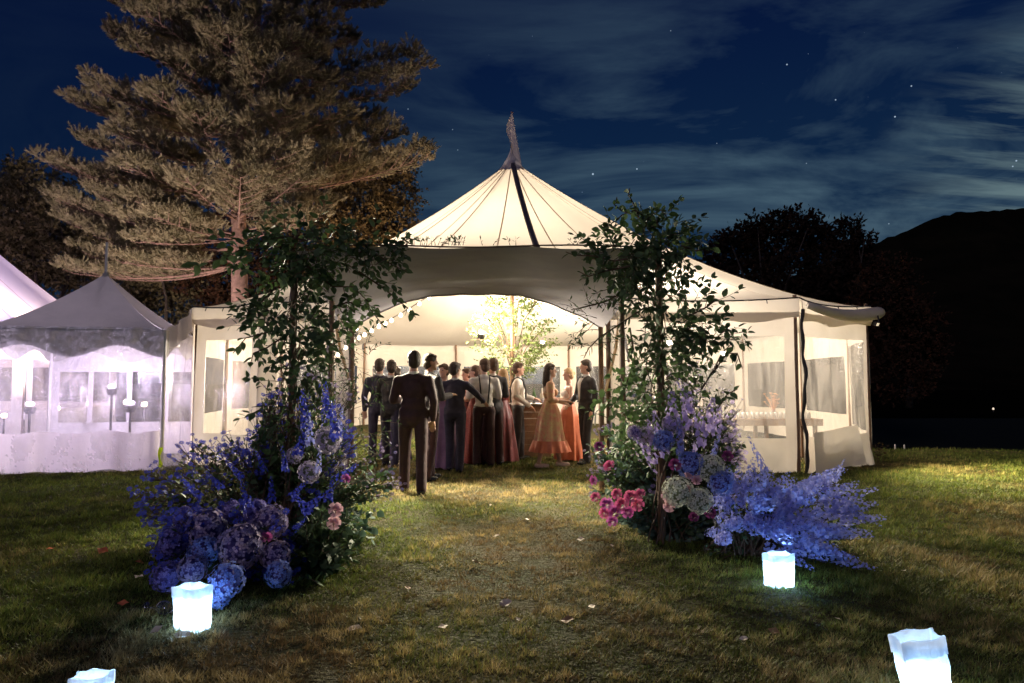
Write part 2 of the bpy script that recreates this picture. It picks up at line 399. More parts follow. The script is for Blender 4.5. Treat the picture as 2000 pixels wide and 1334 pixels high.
# ------------------------------------------------------------------ main sailcloth tent
APEX = Vector((0, 17.4, 7.15)); EAVE = 2.73
PER = [(-5.6, 12.0), (-4.1, 11.05), (-2.5, 10.6), (1.5, 10.6), (4.5, 10.7), (6.25, 11.9), (7.25, 14.6), (7.5, 17.6), (7.0, 20.6), (5, 23),
       (2, 24.2), (-2, 24.2), (-5, 23), (-7.0, 20.6), (-7.4, 17.6), (-6.8, 14.6)]
ENTR = 2     # bay between PER[2] and PER[3] is the entrance
def sail_tent(name, label, per, apex, eave, m_roof, sub=6, pw=1.38, sag=.10, open_bay=None, seams=True, strap=None, strapseg=None):
    T = thing(name, label, 'tent', (apex.x, apex.y, 0))
    off = Vector((apex.x, apex.y, 0)); n = len(per)
    ring = []
    for i in range(n):
        a = Vector((*per[i], eave)); b = Vector((*per[(i+1) % n], eave))
        for k in range(sub):
            t = k/sub; p = a.lerp(b, t); s = 4*t*(1-t)
            p.z += (sag*.9 if i == open_bay else -sag*.45)*s
            c = (Vector((apex.x, apex.y, 0))-Vector((p.x, p.y, 0))).normalized()
            p += c*(.0 if i == open_bay else .16*s)
            ring.append(p)
    NT_ = 22
    def roofpt(p, t):                                 # t 0 = peak, 1 = eave
        q = apex.lerp(p, t); q.z = p.z+(apex.z-p.z)*((1-t)**pw); return q
    rows = [[roofpt(p, .035+.965*j/NT_)-off for p in ring+[ring[0]]] for j in range(NT_+1)]
    b = MB(); b.grid(rows); b.build('roof', m_roof, T, True)
    m = len(ring)
    if seams:
        for i in range(0, m, sub//2):
            big = i % sub == 0
            w = .014
            sb = MB(); p = ring[i]; q = ring[(i+1) % m]; sd = (q-p); sd.z = 0; sd.normalize()
            rr = [[roofpt(p, .04+.96*j/NT_)-off+Vector((0, 0, .006))+sd*(w*s) for s in (-1, 1)] for j in range(NT_+1)]
            sb.grid(rr); sb.build('seam', M_seam, T)
    if strap is not None:
        p = ring[strap]; sb = MB(); sd = Vector((1, .1, 0)).normalized()
        rr = []
        for j in range(NT_+1):
            c = roofpt(p, .02+.98*j/NT_)-off+Vector((0, -.03, .05))
            rr.append([c+sd*x+Vector((0, 0, z)) for x, z in ((-.065, -.03), (-.05, .01), (0, .02), (.05, .01), (.065, -.03))])
        sb.grid(rr); sb.build('lacing_strap', M_strap, T, True)
    return T, ring, off, roofpt

TENT, RING, TOFF, ROOFPT = sail_tent('sailcloth_tent', 'large cream sailcloth tent glowing from inside behind the entrance canopy', PER, APEX, EAVE,
                                      M_sail, open_bay=ENTR, strap=17)
# peak cap, pole and pennant
cap = MB(); prof = [(.02, .42), (.05, .3), (.12, .12), (.27, -.14), (.42, -.36)]
nn = 20
rows = [[(r*math.cos(2*PI*k/nn), r*math.sin(2*PI*k/nn), APEX.z+z-.02+(.05*(k % 2) if i == len(prof)-1 else 0)) for k in range(nn+1)] for i, (r, z) in enumerate(prof)]
cap.grid(rows); cap.build('peak_cap', mat('grey_cap_cloth', (.34, .32, .36), .8, trans=.15), TENT, True)
mp_ = MB(); mp_.tube([(0, 0, 0), (0, 0, 4.5), (0, 0, 8.45)], [.06, .055, .03], 10); mp_.build('centre_pole', M_wood, TENT)
fl = MB(); rows = []
for i in range(15):
    t = i/14; z = 8.40-1.42*t
    wl = -.015-.13*max(0, math.sin(min(1, t/.62)*PI))**1.3*(1 if t < .62 else 0); wr = .02+.25*t**1.1
    rows.append([(wl, -.10-.04*t, z), (wl*.5, -.09+.02*math.sin(t*5), z), (.0, -.07, z), (wr*.5, -.09-.03*t, z-.02*t), (wr, -.06, z-.05*t)])
fl.grid(rows); fl.build('pennant', mat('pennant_cloth', (.55, .5, .5), .8, (.48, .42, .44), 3, .3, trans=.1), TENT, True)

def wall_bay(T, off, a, b, eave, wcloth, wclear, win=(.62, 2.12), margin=.30, valance=.32, skirt=True, pole=True, trim=True, wav=.0, wind=True, seed=0, split=0):
    """one bay of side wall: valance, cloth panel with a window opening, clear pane, corner pole"""
    rnd = random.Random(seed)
    a = Vector((a[0], a[1], 0)); b = Vector((b[0], b[1], 0)); L = (b-a).length; u = (b-a)/L; nrm = Vector((u.y, -u.x, 0))   # outward for CCW front
    def pt(s, z, o=0): return a+u*s+nrm*o+Vector((0, 0, z))-off
    NS = max(8, int(L/.16))
    ph = rnd.uniform(0, 6)
    # inset profile follows the scalloped eave
    def ins(s): t = s/L; return -.16*4*t*(1-t)
    def ez(s): t = s/L; return eave-.045*4*t*(1-t)
    v = MB(); rows = []
    for j, dz in enumerate((.0, -.05, -.16, -.25, -valance)):
        rows.append([pt(L*i/NS, ez(L*i/NS)+dz-(.03*math.sin(i*.9+ph) if j == 4 else 0), ins(L*i/NS)+.03+.012*math.sin(i*1.3+ph)*j/2+(.035 if 0 < j < 4 else 0)) for i in range(NS+1)])
    v.grid(rows); v.build('valance', wcloth, T, True)
    if trim:
        tr = MB(); tr.tube([pt(L*i/NS, ez(L*i/NS)+.012, ins(L*i/NS)+.03) for i in range(NS+1)], .012, 5); tr.build('eave_rope', M_black, T)
        for q in (0.16, .38, .62, .84):
            g = MB(); g.tube([pt(L*q, ez(L*q)+.0, ins(L*q)+.055), pt(L*q, ez(L*q)-.055, ins(L*q)+.075)], .008, 5); g.build('clip', M_black, T)
    top = eave-valance+.10
    def fold(s, z): return ins(s)*(max(z, 0)/eave)**.5*.9+(.018+wav)*math.sin(s*7.3+ph+math.sin(z*1.3)*.5)+.012*math.sin(s*17+z*2)
    NZ = 18
    w0, w1 = (margin, L-margin) if wind else (9e9, 9e9)
    ss = sorted(set([0, L]+([w0, w1] if wind else [])+[L*i/NS for i in range(NS+1)]))
    zs = sorted(set([-.02, top]+([win[0], win[1]] if wind else [])+[top*i/NZ for i in range(NZ+1)]))
    vs = [pt(s, z, fold(s, z)+(.06*(1-z/.5)**2*math.sin(s*3+ph) if z < .5 else 0)) for z in zs for s in ss]; n = len(ss)
    c = MB(); w = MB(); cf = []; wf = []
    for i in range(len(zs)-1):
        for j in range(n-1):
            sm = (ss[j]+ss[j+1])/2; zm = (zs[i]+zs[i+1])/2
            q = (i*n+j, i*n+j+1, (i+1)*n+j+1, (i+1)*n+j)
            (wf if w0 < sm < w1 and win[0] < zm < win[1] else cf).append(q)
    def sub(fs, nm, m_, par):
        used = sorted({i for q in fs for i in q}); mp = {k: i for i, k in enumerate(used)}
        return ob(nm, mesh(nm, [vs[k] for k in used], [tuple(mp[i] for i in q) for q in fs], m_, True), par)
    wp = sub(cf, 'wall_panel', wcloth, T)
    if wf: sub(wf, 'window_pane', wclear, wp)
    if pole:
        pb = MB(); pb.tube([a-off+Vector((0, 0, 0))-nrm*.05, a-off-nrm*.05+Vector((0, 0, eave+.06))], .032, 8); pb.build('side_pole', M_wood, T)
n_ = len(PER)
for i in range(n_):
    if i == ENTR: continue
    a, b = PER[i], PER[(i+1) % n_]
    back = 6 <= i <= 15
    wall_bay(TENT, TOFF, a, b, EAVE, M_wall, M_clear, win=(.72, 1.98) if back else (.54, 2.14), margin=.14 if i == 4 else .22 if i == 3 else .30, seed=i, trim=not back,
             wav=.01 if not back else 0)
# poles at the entrance and the black zipper edge of the corner wall
for x, y in (PER[2], PER[3]):
    pb = MB(); pb.tube([(x-TOFF.x, y-TOFF.y, 0), (x-TOFF.x, y-TOFF.y, EAVE+.1)], .035, 8); pb.build('side_pole', M_wood, TENT)
zp = MB(); zz_ = [(4.53+.02*math.sin(z*5)+.012*math.sin(z*13), 10.60+.02*math.cos(z*7), z) for z in np.linspace(0, 2.55, 26)]
zp.tube([(x-TOFF.x, y-TOFF.y, z) for x, y, z in zz_], [.018+.012*abs(math.sin(k*.7)) for k in range(26)], 6); zp.build('wall_lacing', M_black, TENT)
rb = MB(); e0 = Vector((4.55, 10.62, 0)); e1 = Vector((6.33, 11.86, 0)); rr_ = []
for i in range(17):
    q = i/16; c = e0.lerp(e1, q)+Vector((.05, -.09, EAVE-.13-.10*math.sin(q*PI)+.02*q)); rr_.append(c-TOFF)
rb.tube(rr_, [.05+.06*math.sin(min(1, i/16*1.1)*PI/2)*(1 if i < 16 else .6) for i in range(17)], 10); rb.build('rolled_wall', M_wall, TENT, True)
# loose rolled-down flap in the right side bay
fp = MB(); rows = []
for i in range(9):
    t = i/8; z = .62*(1-t)+.02
    rows.append([(4.62+s*1.0+.10*t*s-TOFF.x, 10.62+s*.62-.10-.05*math.sin(s*6+t)-TOFF.y, z+.08*s) for s in np.linspace(0, 1, 10)])
fp.grid(rows); fp.build('wall_flap', M_wall, TENT, True)
# string lights just inside the entrance
sl_t = thing('string_lights', 'string of small warm bulbs looping up inside the left of the tent entrance', 'string lights', P(690, 662, 9.6))
pts = [P(660, 690, 9.4), P(690, 662, 9.6), P(712, 650, 9.7), P(740, 634, 9.9), P(765, 622, 10.05), P(800, 602, 10.3), P(838, 578, 10.6), P(880, 560, 11.2), P(960, 545, 12.4)]
wi = MB(); wi.tube([p-sl_t.location for p in pts], .006, 4); wi.build('wire', M_black, sl_t)
M_bulb = mat('warm_bulb', (1, .82, .55), .5, emit=9.0)
bb = MB(); bb.lathe([(.001, -.03), (.02, -.022), (.027, 0), (.02, .022), (.008, .035)], 8); bm_ = bb.mesh('bulb', M_bulb, True)
for i in range(len(pts)-1):
    for t in (.0, .5):
        p = pts[i].lerp(pts[i+1], t); ob('bulb', bm_, sl_t, p-sl_t.location-Vector((0, 0, .03)))
# string under the ceiling at right too
CENTRE_GREENS = True
# ---------------- lamps that light the tents (real fixtures)
M_lampglass = mat('lamp_glass', (1, .86, .66), .5, emit=14.0)
def uplight(x, y, z, power, color, label, nm='tent_uplight', r=.10, glow=None):
    t = thing(nm, label, 'light', (x, y, z), 0)
    b = MB(); b.lathe([(.001, -.09), (.06, -.08), (.09, -.02), (.09, .03), (.001, .035)], 12); b.build('housing', M_black, t)
    g = MB(); g.lathe([(.001, .04), (.05, .05), (.075, .08), (.05, .12), (.001, .13)], 12); g.build('lens', glow or M_lampglass, t, True)
    l = lamp('lamp_light', (0, 0, .32), power, color, r); l.parent = t
    return t
WARM = (1, .85, .66)
uplight(-.75, 16.6, 2.55, 1500, WARM, 'bright lamp on the centre pole behind the guests, left of the leafy branches')
uplight(2.9, 12.6, 2.05, 520, (1, .88, .74), 'bright lamp behind the right vine tower inside the tent')
uplight(-3.6, 15.6, 2.55, 520, WARM, 'lamp behind the left vine tower inside the tent')
uplight(.9, 20.0, 2.5, 1200, WARM, 'lamp at the back of the tent behind the bar')
uplight(4.9, 15.8, 2.0, 300, WARM, 'lamp inside the right wing of the tent above the glass bar')

# ------------------------------------------------------------------ small peaked frame tent at the left
M_skirt = mat('thin_white_skirt', (.84, .78, .80), .8, (.80, .74, .76), 2.0, .4, 6, trans=.6, spec=.1)
def small_tent():
    fr = Vector((-5.7, 11.2, 0)); u = Vector((-.978, -.208, 0)); v = Vector((-.208, .978, 0)); h = 1.4; EV = 2.27
    c = fr+u*h+v*h
    T = thing('frame_tent', 'small peaked tent with clear crinkled front wall at the left', 'tent', c)
    cs = [fr+u*2*h, fr.copy(), fr+v*2*h, fr+u*2*h+v*2*h]       # front left, front right, back right, back left
    ap = Vector((0, 0, 3.38))
    nt, ns = 16, 14
    for k in range(4):
        a = cs[k]-c; b = cs[(k+1) % 4]-c; a.z = b.z = EV; rows = []
        for j in range(nt+1):
            t = .015+.985*j/nt; row = []
            for i in range(ns+1):
                s = i/ns; e = a.lerp(b, s); p = Vector((e.x*t, e.y*t, EV+(ap.z-EV)*(1-t)**1.38-.03*math.sin(s*PI)*t*t+.012*math.sin(s*23+k)*t**3))
                row.append(p)
            rows.append(row)
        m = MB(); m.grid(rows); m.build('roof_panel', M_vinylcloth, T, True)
    pl = MB(); pl.tube([(0, 0, 2.2), (0, 0, 3.95)], [.028, .022], 8); pl.build('peak_pole', M_alu, T)
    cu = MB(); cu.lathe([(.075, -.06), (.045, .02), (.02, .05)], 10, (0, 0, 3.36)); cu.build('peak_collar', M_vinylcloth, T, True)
    for p in cs:
        b = MB(); b.tube([p-c, p-c+Vector((0, 0, EV))], .03, 8); b.build('corner_leg', M_alu, T)
    z0 = Vector((c.x, c.y, 0))
    # scalloped valance inside, clear crinkled wall outside
    for k, (a, b) in enumerate(((cs[0], cs[1]), (cs[1], cs[2]), (cs[2], cs[3]), (cs[3], cs[0]))):
        L = (b-a).length; uu = (b-a)/L; nr = Vector((uu.y, -uu.x, 0)); rows = []
        for j in range(6):
            rows.append([a+uu*(L*i/20)-c+nr*(.01*math.sin(i*1.7))+Vector((0, 0, EV-(.26+.20*math.cos(i/20*2*PI)**2)*j/5)) for i in range(21)])
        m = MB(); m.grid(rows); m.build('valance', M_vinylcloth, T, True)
        if k == 0:
            m = MB(); rows = []
            wr = random.Random(4); kn = [[wr.gauss(0, 1) for _ in range(60)] for _ in range(50)]
            for j in range(73):
                J = j/3; z = EV+.03-(EV+.05)*J/24; row = []
                for i_ in range(121):
                    i = i_/3; cr = kn[int(j*.5)][int(i_*.45)]*.010*(1.4-J/24)+.006*wr.gauss(0, 1)
                    row.append(a+uu*(L*i/40)-c+nr*(.07+.035*math.sin(i*.8+math.sin(J*.3))+.05*math.sin(i*.31+2)*(J/24)**2+cr+.02*math.sin(i*1.9+J*.9)*math.exp(-((J-3)/4)**2))+Vector((0, 0, z+(.03*math.sin(i*.9)*(j == 72)))))
                rows.append(row)
            m.grid(rows); m.build('clear_wall', M_crinkle, T, True)
            m = MB(); rows = []
            for j in range(6):
                rows.append([a+uu*(L*i/40)-c+nr*(.075+.035*math.sin(i*.8+.4)+.05*math.sin(i*.31+2)*.9)+Vector((0, 0, .62-.62*j/5+.02*math.sin(i*.5))) for i in range(41)])
            m.grid(rows); m.build('wall_skirt', M_skirt, T, True)
    wall_bay(T, c, cs[3], cs[2], EV, M_wall_l, M_clear, win=(.62, 1.62), margin=.15, valance=.2, pole=False, trim=False, seed=50)
    # mullions of the back wall windows
    for q in (.27, .52, .76):
        a = cs[3].lerp(cs[2], q)-c; b = MB(); b.box((a.x, a.y-.06, 1.12), (.09, .02, 1.0)); b.build('window_mullion', M_wall_l, T)
    # clear connecting wall over to the large tent, leaning against its corner
    A = Vector((-5.72, 11.22, 0)); B = Vector((-5.56, 11.98, 0)); rows = []
    for j in range(21):
        t = j/20
        rows.append([A.lerp(B, i/12)-c+Vector((-.07+.04*math.sin(i*1.5+j*.2), 0, (EV+.44*(i/12)**1.6)*(1-t)+.01)) for i in range(13)])
    m = MB(); m.grid(rows); m.build('connecting_wall', M_crinkle, T, True)
    rows = [[r_ if False else (p[0]+.02, p[1], p[2]) for p in r_] for r_ in rows[:4]]
    m = MB(); m.grid(rows); m.build('connecting_valance', M_wall_l, T, True)
    return c
SC = small_tent()
# guy stake with a strip of neon ribbon at its corner
t = thing('tent_stake', 'stake with neon yellow ribbon at the corner of the small peaked tent', 'stake', (-5.63, 10.98, 0))
b = MB(); b.tube([(0, 0, 0), (.02, 0, .34)], .014, 6); b.build('rod', M_steel, t)
b = MB(); rows = [[(.02+.022*math.sin(j)*.6-.02, -.02, .06+.045*j), (.02+.022*math.sin(j+1)+.03, -.02, .06+.045*j)] for j in range(8)]
b.grid(rows); b.build('ribbon', mat('neon_ribbon', (.75, .9, .02), .6, (.5, .8, .02), 20, trans=.3), t)

# ------------------------------------------------------------------ big lilac tent far left
PL = [(-19.6+7.6*math.cos(R(a)), 19.2+7.6*math.sin(R(a))) for a in range(-105, 255, 30)]
TL, _, TLO, _ = sail_tent('lilac_sailcloth_tent', 'second big sailcloth tent lit lilac behind the small peaked tent', PL, Vector((-19.6, 19.2, 9.3)), 2.7, M_sail_b, pw=1.12, seams=True)
for i in range(12):
    if i in (8, 9, 10): continue
    wall_bay(TL, TLO, PL[i], PL[(i+1) % 12], 2.7, M_wall_l, M_clear, win=(.7, 2.0), margin=.3, seed=70+i, trim=False)
b = MB(); b.tube([(0, 0, 0), (0, 0, 9.9)], .06, 8); b.build('centre_pole', M_wood, TL)
LIL = (.80, .62, 1.0)
LILW = (.84, .70, .98)
M_lilglass = mat('lilac_lamp_glass', (.85, .75, 1), .5, emit=2.0)
M_fillglass = mat('fill_flood_glass', (1, .8, .55), .4, emit=.7)  # lens of the added fill spots
def fill_flood(name, loc, target, power, color, label, angle, blend=.7, r=.2, shell=True):  # spot with a small housing, added to brighten the lawn and the trees
    t = thing(name, label, 'floodlight', loc, 0); d = Vector(target)-Vector(loc); q = d.to_track_quat('-Z', 'Y').to_euler()
    b = MB(); b.box((0, 0, .05), (.10, .07, .05)); h = b.build('housing', M_black, t); h.rotation_euler = q
    b = MB(); b.box((0, 0, .018), (.07, .05, .006)); e = b.build('lens', M_fillglass, t); e.rotation_euler = q
    b = MB(); b.tube([(0, 0, .03), (0, .02, .16)], .012, 6); b.build('bracket', M_black, t)
    l = lamp('lamp_light', (0, 0, 0), power, color, r, 'SPOT', spot_size=R(angle), spot_blend=blend, shadow_soft_size=r); l.parent = t; l.rotation_euler = q
    l.location = d.normalized()*.06
    return t
fill_flood('added_eave_flood', (-2.3, 10.35, 2.5), (-.5, 6.6, 0), 3300, (1, .90, .66), 'added fill floodlight tucked under the left side of the entrance eave', 90)  # this pair is added to light the path outside the entrance
fill_flood('added_eave_flood', (1.35, 10.35, 2.5), (.2, 6.6, 0), 3300, (1, .90, .66), 'added fill floodlight tucked under the right side of the entrance eave', 90)
fill_flood('added_eave_flood', (6.2, 11.5, 2.38), (9.0, 7.6, 0), 2600, (.95, .86, .45), 'added fill floodlight under the rolled eave at the far right corner of the tent', 130)  # added to brighten the right lawn
fill_flood('added_eave_flood', (-3.9, 10.7, 2.3), (-6.3, 8.0, 0), 110, (1, .85, .6), 'added fill floodlight under the eave of the left tent wing', 120)  # added as weak fill on the left lawn
fill_flood('added_tree_flood', (-10.2, 15.2, .35), (-9.6, 22, 8), 5200, (1, .80, .68), 'added ground floodlight behind the small tent aimed up into the pine', 120, .6)  # this and the next two are added to brighten the trees
fill_flood('added_tree_flood', (-12.5, 17.5, 2.2), (-15.5, 27, 6), 5500, (1, .72, .60), 'added floodlight between the two left tents aimed into the olive trees', 120, .6)
fill_flood('added_tree_flood', (-4.9, 24.4, 3.3), (-6.0, 24.0, 9), 1500, (1, .66, .36), 'added warm floodlight behind the sailcloth tent aimed into the brown tree', 140, .6)
def stand_light(x, y, z, power, color, label, r=.1, glow=None):
    t = uplight(x, y, z, power, color, label, 'stand_light', r, glow)
    b = MB(); b.tube([(0, 0, -z), (0, 0, -.08)], .02, 6); b.build('stand', M_black, t)
    return t
stand_light(-14.6, 17.0, 2.6, 800, LIL, 'lamp stand inside the lilac tent', glow=M_lilglass)
stand_light(-20.5, 20.0, 3.0, 900, LIL, 'lamp stand near the pole of the lilac tent', glow=M_lilglass)
stand_light(-7.6, 13.0, 1.25, 85, LILW, 'lamp stand inside the small peaked tent', glow=M_lilglass)
stand_light(-6.9, 12.4, .95, 90, LILW, 'low lamp stand at the right side of the small peaked tent', glow=M_lilglass)
stand_light(-8.3, 11.8, .95, 125, LILW, 'lamp stand close to the front wall of the small peaked tent', glow=M_lilglass)
for k, (px, py, d) in enumerate(((30, 782, 17.5), (58, 800, 16.5), (112, 797, 16.8), (175, 788, 17.2), (247, 786, 15.8), (282, 790, 15.4), (8, 812, 15.6))):
    p = P(px, py, d); t = thing('table_lantern', 'warm table lantern behind the small tent, '+('near picture edge', 'second from picture edge', 'left of middle window', 'in middle window', 'left of right pair', 'right of right pair', 'lowest')[k], 'lantern', (p.x, p.y, 0), group='table lanterns behind the small tent')
    z = p.z; b = MB(); b.tube([(0, 0, 0), (0, 0, z-.05)], .02, 6); b.build('post', M_black, t)
    g = MB(); g.lathe([(.001, -.05), (.05, -.04), (.06, 0), (.05, .05), (.001, .06)], 10, (0, 0, z)); g.build('globe', M_bulb, t, True)

# ------------------------------------------------------------------ entrance canopy
def canopy():
    T = thing('entrance_canopy', 'grey fabric entrance canopy stretched over timber poles in front of the tent', 'canopy', (-.4, 7.6, 0))
    o = T.location
    st = [(-.32, 6.1), (-.40, 7.7), (-.47, 9.0)]
    tops = [2.60, 2.33, 2.14]; H = 1.64
    for (cx, yy), zt in zip(st, tops):
        for s in (-1, 1):
            b = MB(); x = cx+s*H
            b.tube([Vector((x, yy, 0))-o, Vector((x+.004, yy, zt*.5))-o, Vector((x, yy, zt))-o], [.038, .036, .032], 10); b.build('pole', M_wood, T)
    NS, NR = 56, 26; rows = []
    for j in range(NR+1):
        t = j/NR; cx = -.32*(1-t)-.47*t; yy = 6.06+(9.02-6.06)*t; row = []
        for i in range(NS+1):
            s = -1+2*i/NS
            zf = 2.615-.03*abs(s)**3+.012*math.sin(s*9)
            zr = 2.12+.47*(1-abs(s)**2.4)
            f = t**1.15; z = zf*(1-f)+zr*f
            # tension folds running from the poles, gentle billow between the beams
            z += .030*math.sin(t*9+s*2.2)*math.sin(t*PI)*(1-abs(s)**4)
            z += .016*math.sin(t*30+abs(s)*7+s*1.5)*t**2*(1-t*.4)*(1-abs(s)**6)
            z += .005*math.sin((abs(s)*26)+t*5)*max(0, t-.5)*2
            row.append(Vector((cx+s*H*(1.02+.02*math.sin(t*PI)), yy+.10*(1-s*s)*(t-.5)*0, z))-o)
        rows.append(row)
    m = MB(); m.grid(rows); m.build('fabric', M_canopy, T, True)
    hem = MB(); hem.tube([p+Vector((0, .01, -.006)) for p in rows[-1]], .012, 6); hem.build('hem', M_canopy, T)
    # gathered corner drapes pulled down beside the middle poles
    for s in (-1, 1):
        rows = []
        for j in range(12):
            t = j/11; w = .46*(1-t)**1.2+.02
            base = Vector((-.41+s*(H+.03+.10*t), 7.75+.35*(1-t), 2.36-.72*t))-o
            rows.append([base+Vector((.015*math.sin(k*2.1+j*.4), -w*(k/8-.1)*1.0+.2, .14*(1-t)*(1-k/8))) for k in range(9)])
        m = MB(); m.grid(rows); m.build('corner_drape', M_canopy, T, True)
        b = MB(); a = Vector((-.42+s*(H+.08), 8.1, 2.33))-o; e = Vector((-.44+s*(H+.02 if s > 0 else H), 8.9, 1.3))-o
        b.tube([a, a.lerp(e, .5)+Vector((s*.03, 0, 0)), e], .02, 6); b.build('ratchet_strap', M_seam, T)
    b = MB(); p = Vector((1.17, 8.96, 1.05))-o
    b.tube([p+Vector((0, 0, 0)), p+Vector((-.05, -.03, .0)), p+Vector((-.085, -.03, -.03)), p+Vector((-.09, -.03, -.2))], .012, 6); b.build('hook', M_alu, T)
canopy()

# ------------------------------------------------------------------ trees
def needle_finger():
    """upright plume of needles, unit length along +Y"""
    r = np.random.default_rng(3); n = 40; V = []
    for i in range(n):
        t = (i+.5)/n; a = r.random()*2*PI; el = .25+.95*r.random()*(1-.35*t)
        d = np.array([math.cos(a)*math.sin(el), math.cos(el), math.sin(a)*math.sin(el)])
        p = np.array([0, t*.86, 0.]); L = .34*(1-.25*t)
        s = np.cross(d, [0.3, 1, .2]); s /= np.linalg.norm(s)+1e-9
        V += [p-s*.034, p+s*.034, p+d*L]
    return np.array(V), np.arange(n*3).reshape(-1, 3)
FV, FF = needle_finger()
def pine():
    base = Vector((-9.0, 22.0, 0))
    T = thing('pine_tree', 'tall pine lit from below with layered boughs, at the left behind the tents', 'tree', base)
    tp = lambda z: Vector((-9.05+.16*math.sin(z*.55)+.03*z, 22+.05*math.sin(z), z))
    tr = MB(); zs = np.linspace(0, 19, 24)
    tr.tube([tp(z)-base for z in zs], [.29*(1-z/21)**.8+.02 for z in zs], 12); tr.build('trunk', M_bark, T, True)
    bl = []
    # bough tips read from the photograph (px, py, depth offset from the trunk)
    tips = [(205, -5, -1), (330, -30, -2), (218, 70, -.6), (262, 95, -2), (150, 208, 0), (180, 175, -1.5), (225, 255, -2.4), (165, 282, -.5), (105, 328, 0), (165, 350, 1),
            (300, 180, -3), (345, 120, -3.2), (240, 320, -2.8), (742, 0, .5), (640, 40, -1.5), (690, 80, .8), (824, 122, .4), (800, 165, -.2), (620, 150, -2.5), (660, 215, -2),
            (770, 262, 0), (740, 240, 1.5), (836, 305, 0), (790, 320, .8), (700, 300, -1), (560, 210, -3.4), (520, 130, -3.6), (445, 60, -3.8), (380, 215, -3.6), (640, 395, -1),
            (470, 340, -4), (360, 345, -3.4), (190, 385, -1), (125, 400, 0), (260, 390, -2), (140, 440, .5), (545, 300, -3.6), (590, 345, -2.4), (300, 420, -2.8), (245, 430, -1.5), (600, 425, -1.8), 
            (270, 470, -2), (200, 470, 0), (170, 500, 0), (230, 510, -1), (150, 535, 0), (230, 545, 1), (150, 425, 2), (520, 20, -3.2), (590, 85, -3),
            (280, 20, -3), (400, 5, -3.4), (560, -30, -2), (700, -30, 0), (430, 165, 3), (300, 260, 3), (600, 250, 3), (350, 90, 3), (620, 120, 3), (500, 300, 3)]
    br = MB(); pos = []; dr = []; sc = []
    rr = np.random.default_rng(11)
    for px, py, do in tips:
        tip = P(px, py, 22+do)
        hd = math.hypot(tip.x+9, tip.y-22)
        zr = max(6.1 if px > 250 else 5.2, tip.z-.16*hd+rr.normal()*.25)
        root = tp(min(zr, 18.5))
        L = (tip-root).length
        ctrl = root.lerp(tip, .5)+Vector((0, 0, -.10*L))
        def bz(t): return root*(1-t)**2+ctrl*2*t*(1-t)+tip*t*t
        br.tube([bz(t)-base for t in np.linspace(0, .97, 9)], [max(.010, .015*L**.75*(1-t*.9)) for t in np.linspace(0, 1, 9)], 6)
        ax = (tip-root).normalized(); side = ax.cross(Vector((0, 0, 1))).normalized()
        ns = int(4+L*3.2)
        for s in range(ns):
            t = .22+.78*(s+rr.random()*.6)/ns; sg = 1 if s % 2 else -1
            q = bz(min(t, 1)); w = (.125*L+.22)*math.sin(min(1, (t-.08))*PI*.86)**.7*(.75+.5*rr.random())*(1 if t < .95 else .4)
            sd = (side*sg+ax*.75+Vector((0, 0, .18+.2*rr.random()))).normalized()
            e = q+sd*w
            br.tube([q-base, q.lerp(e, .5)-base-Vector((0, 0, .04)), e-base], [.014, .010, .005], 4, False)
            for u_ in ([1.0, .55] if w > .45 else [.9]):
                cc = q.lerp(e, u_)+Vector((0, 0, .06)); R0 = (.20+.14*rr.random())*(1 if u_ > .8 else .85)
                for k in range(15):
                    v = Vector(rr.normal(size=3)).normalized(); v.z = abs(v.z)*1.0-.22; v = (v+sd*.35+ax*.25).normalized()
                    c = cc+Vector((v.x, v.y, v.z*.7))*R0*(.25+.6*rr.random())
                    dd = (v*.9+Vector((0, 0, .5))).normalized()
                    pos.append(c-base); dr.append(dd); sc.append(.19+.15*rr.random())
    br.build('branches' if False else 'limb_work', M_bark, T, True)
    pos = np.array([tuple(p) for p in pos]); dr = np.array([tuple(p) for p in dr]); sc = np.array(sc)
    rot = basis(dr, rr.random(len(pos))*6.28)
    V, Fa = scatter(FV, FF, pos, rot, np.stack([sc*1.35, sc, sc*1.35], 1))
    o = ob('crown', mesh('crown', V, Fa, M_needle), T)
    print('pine tris', len(Fa), 'fingers', len(pos))
pine()

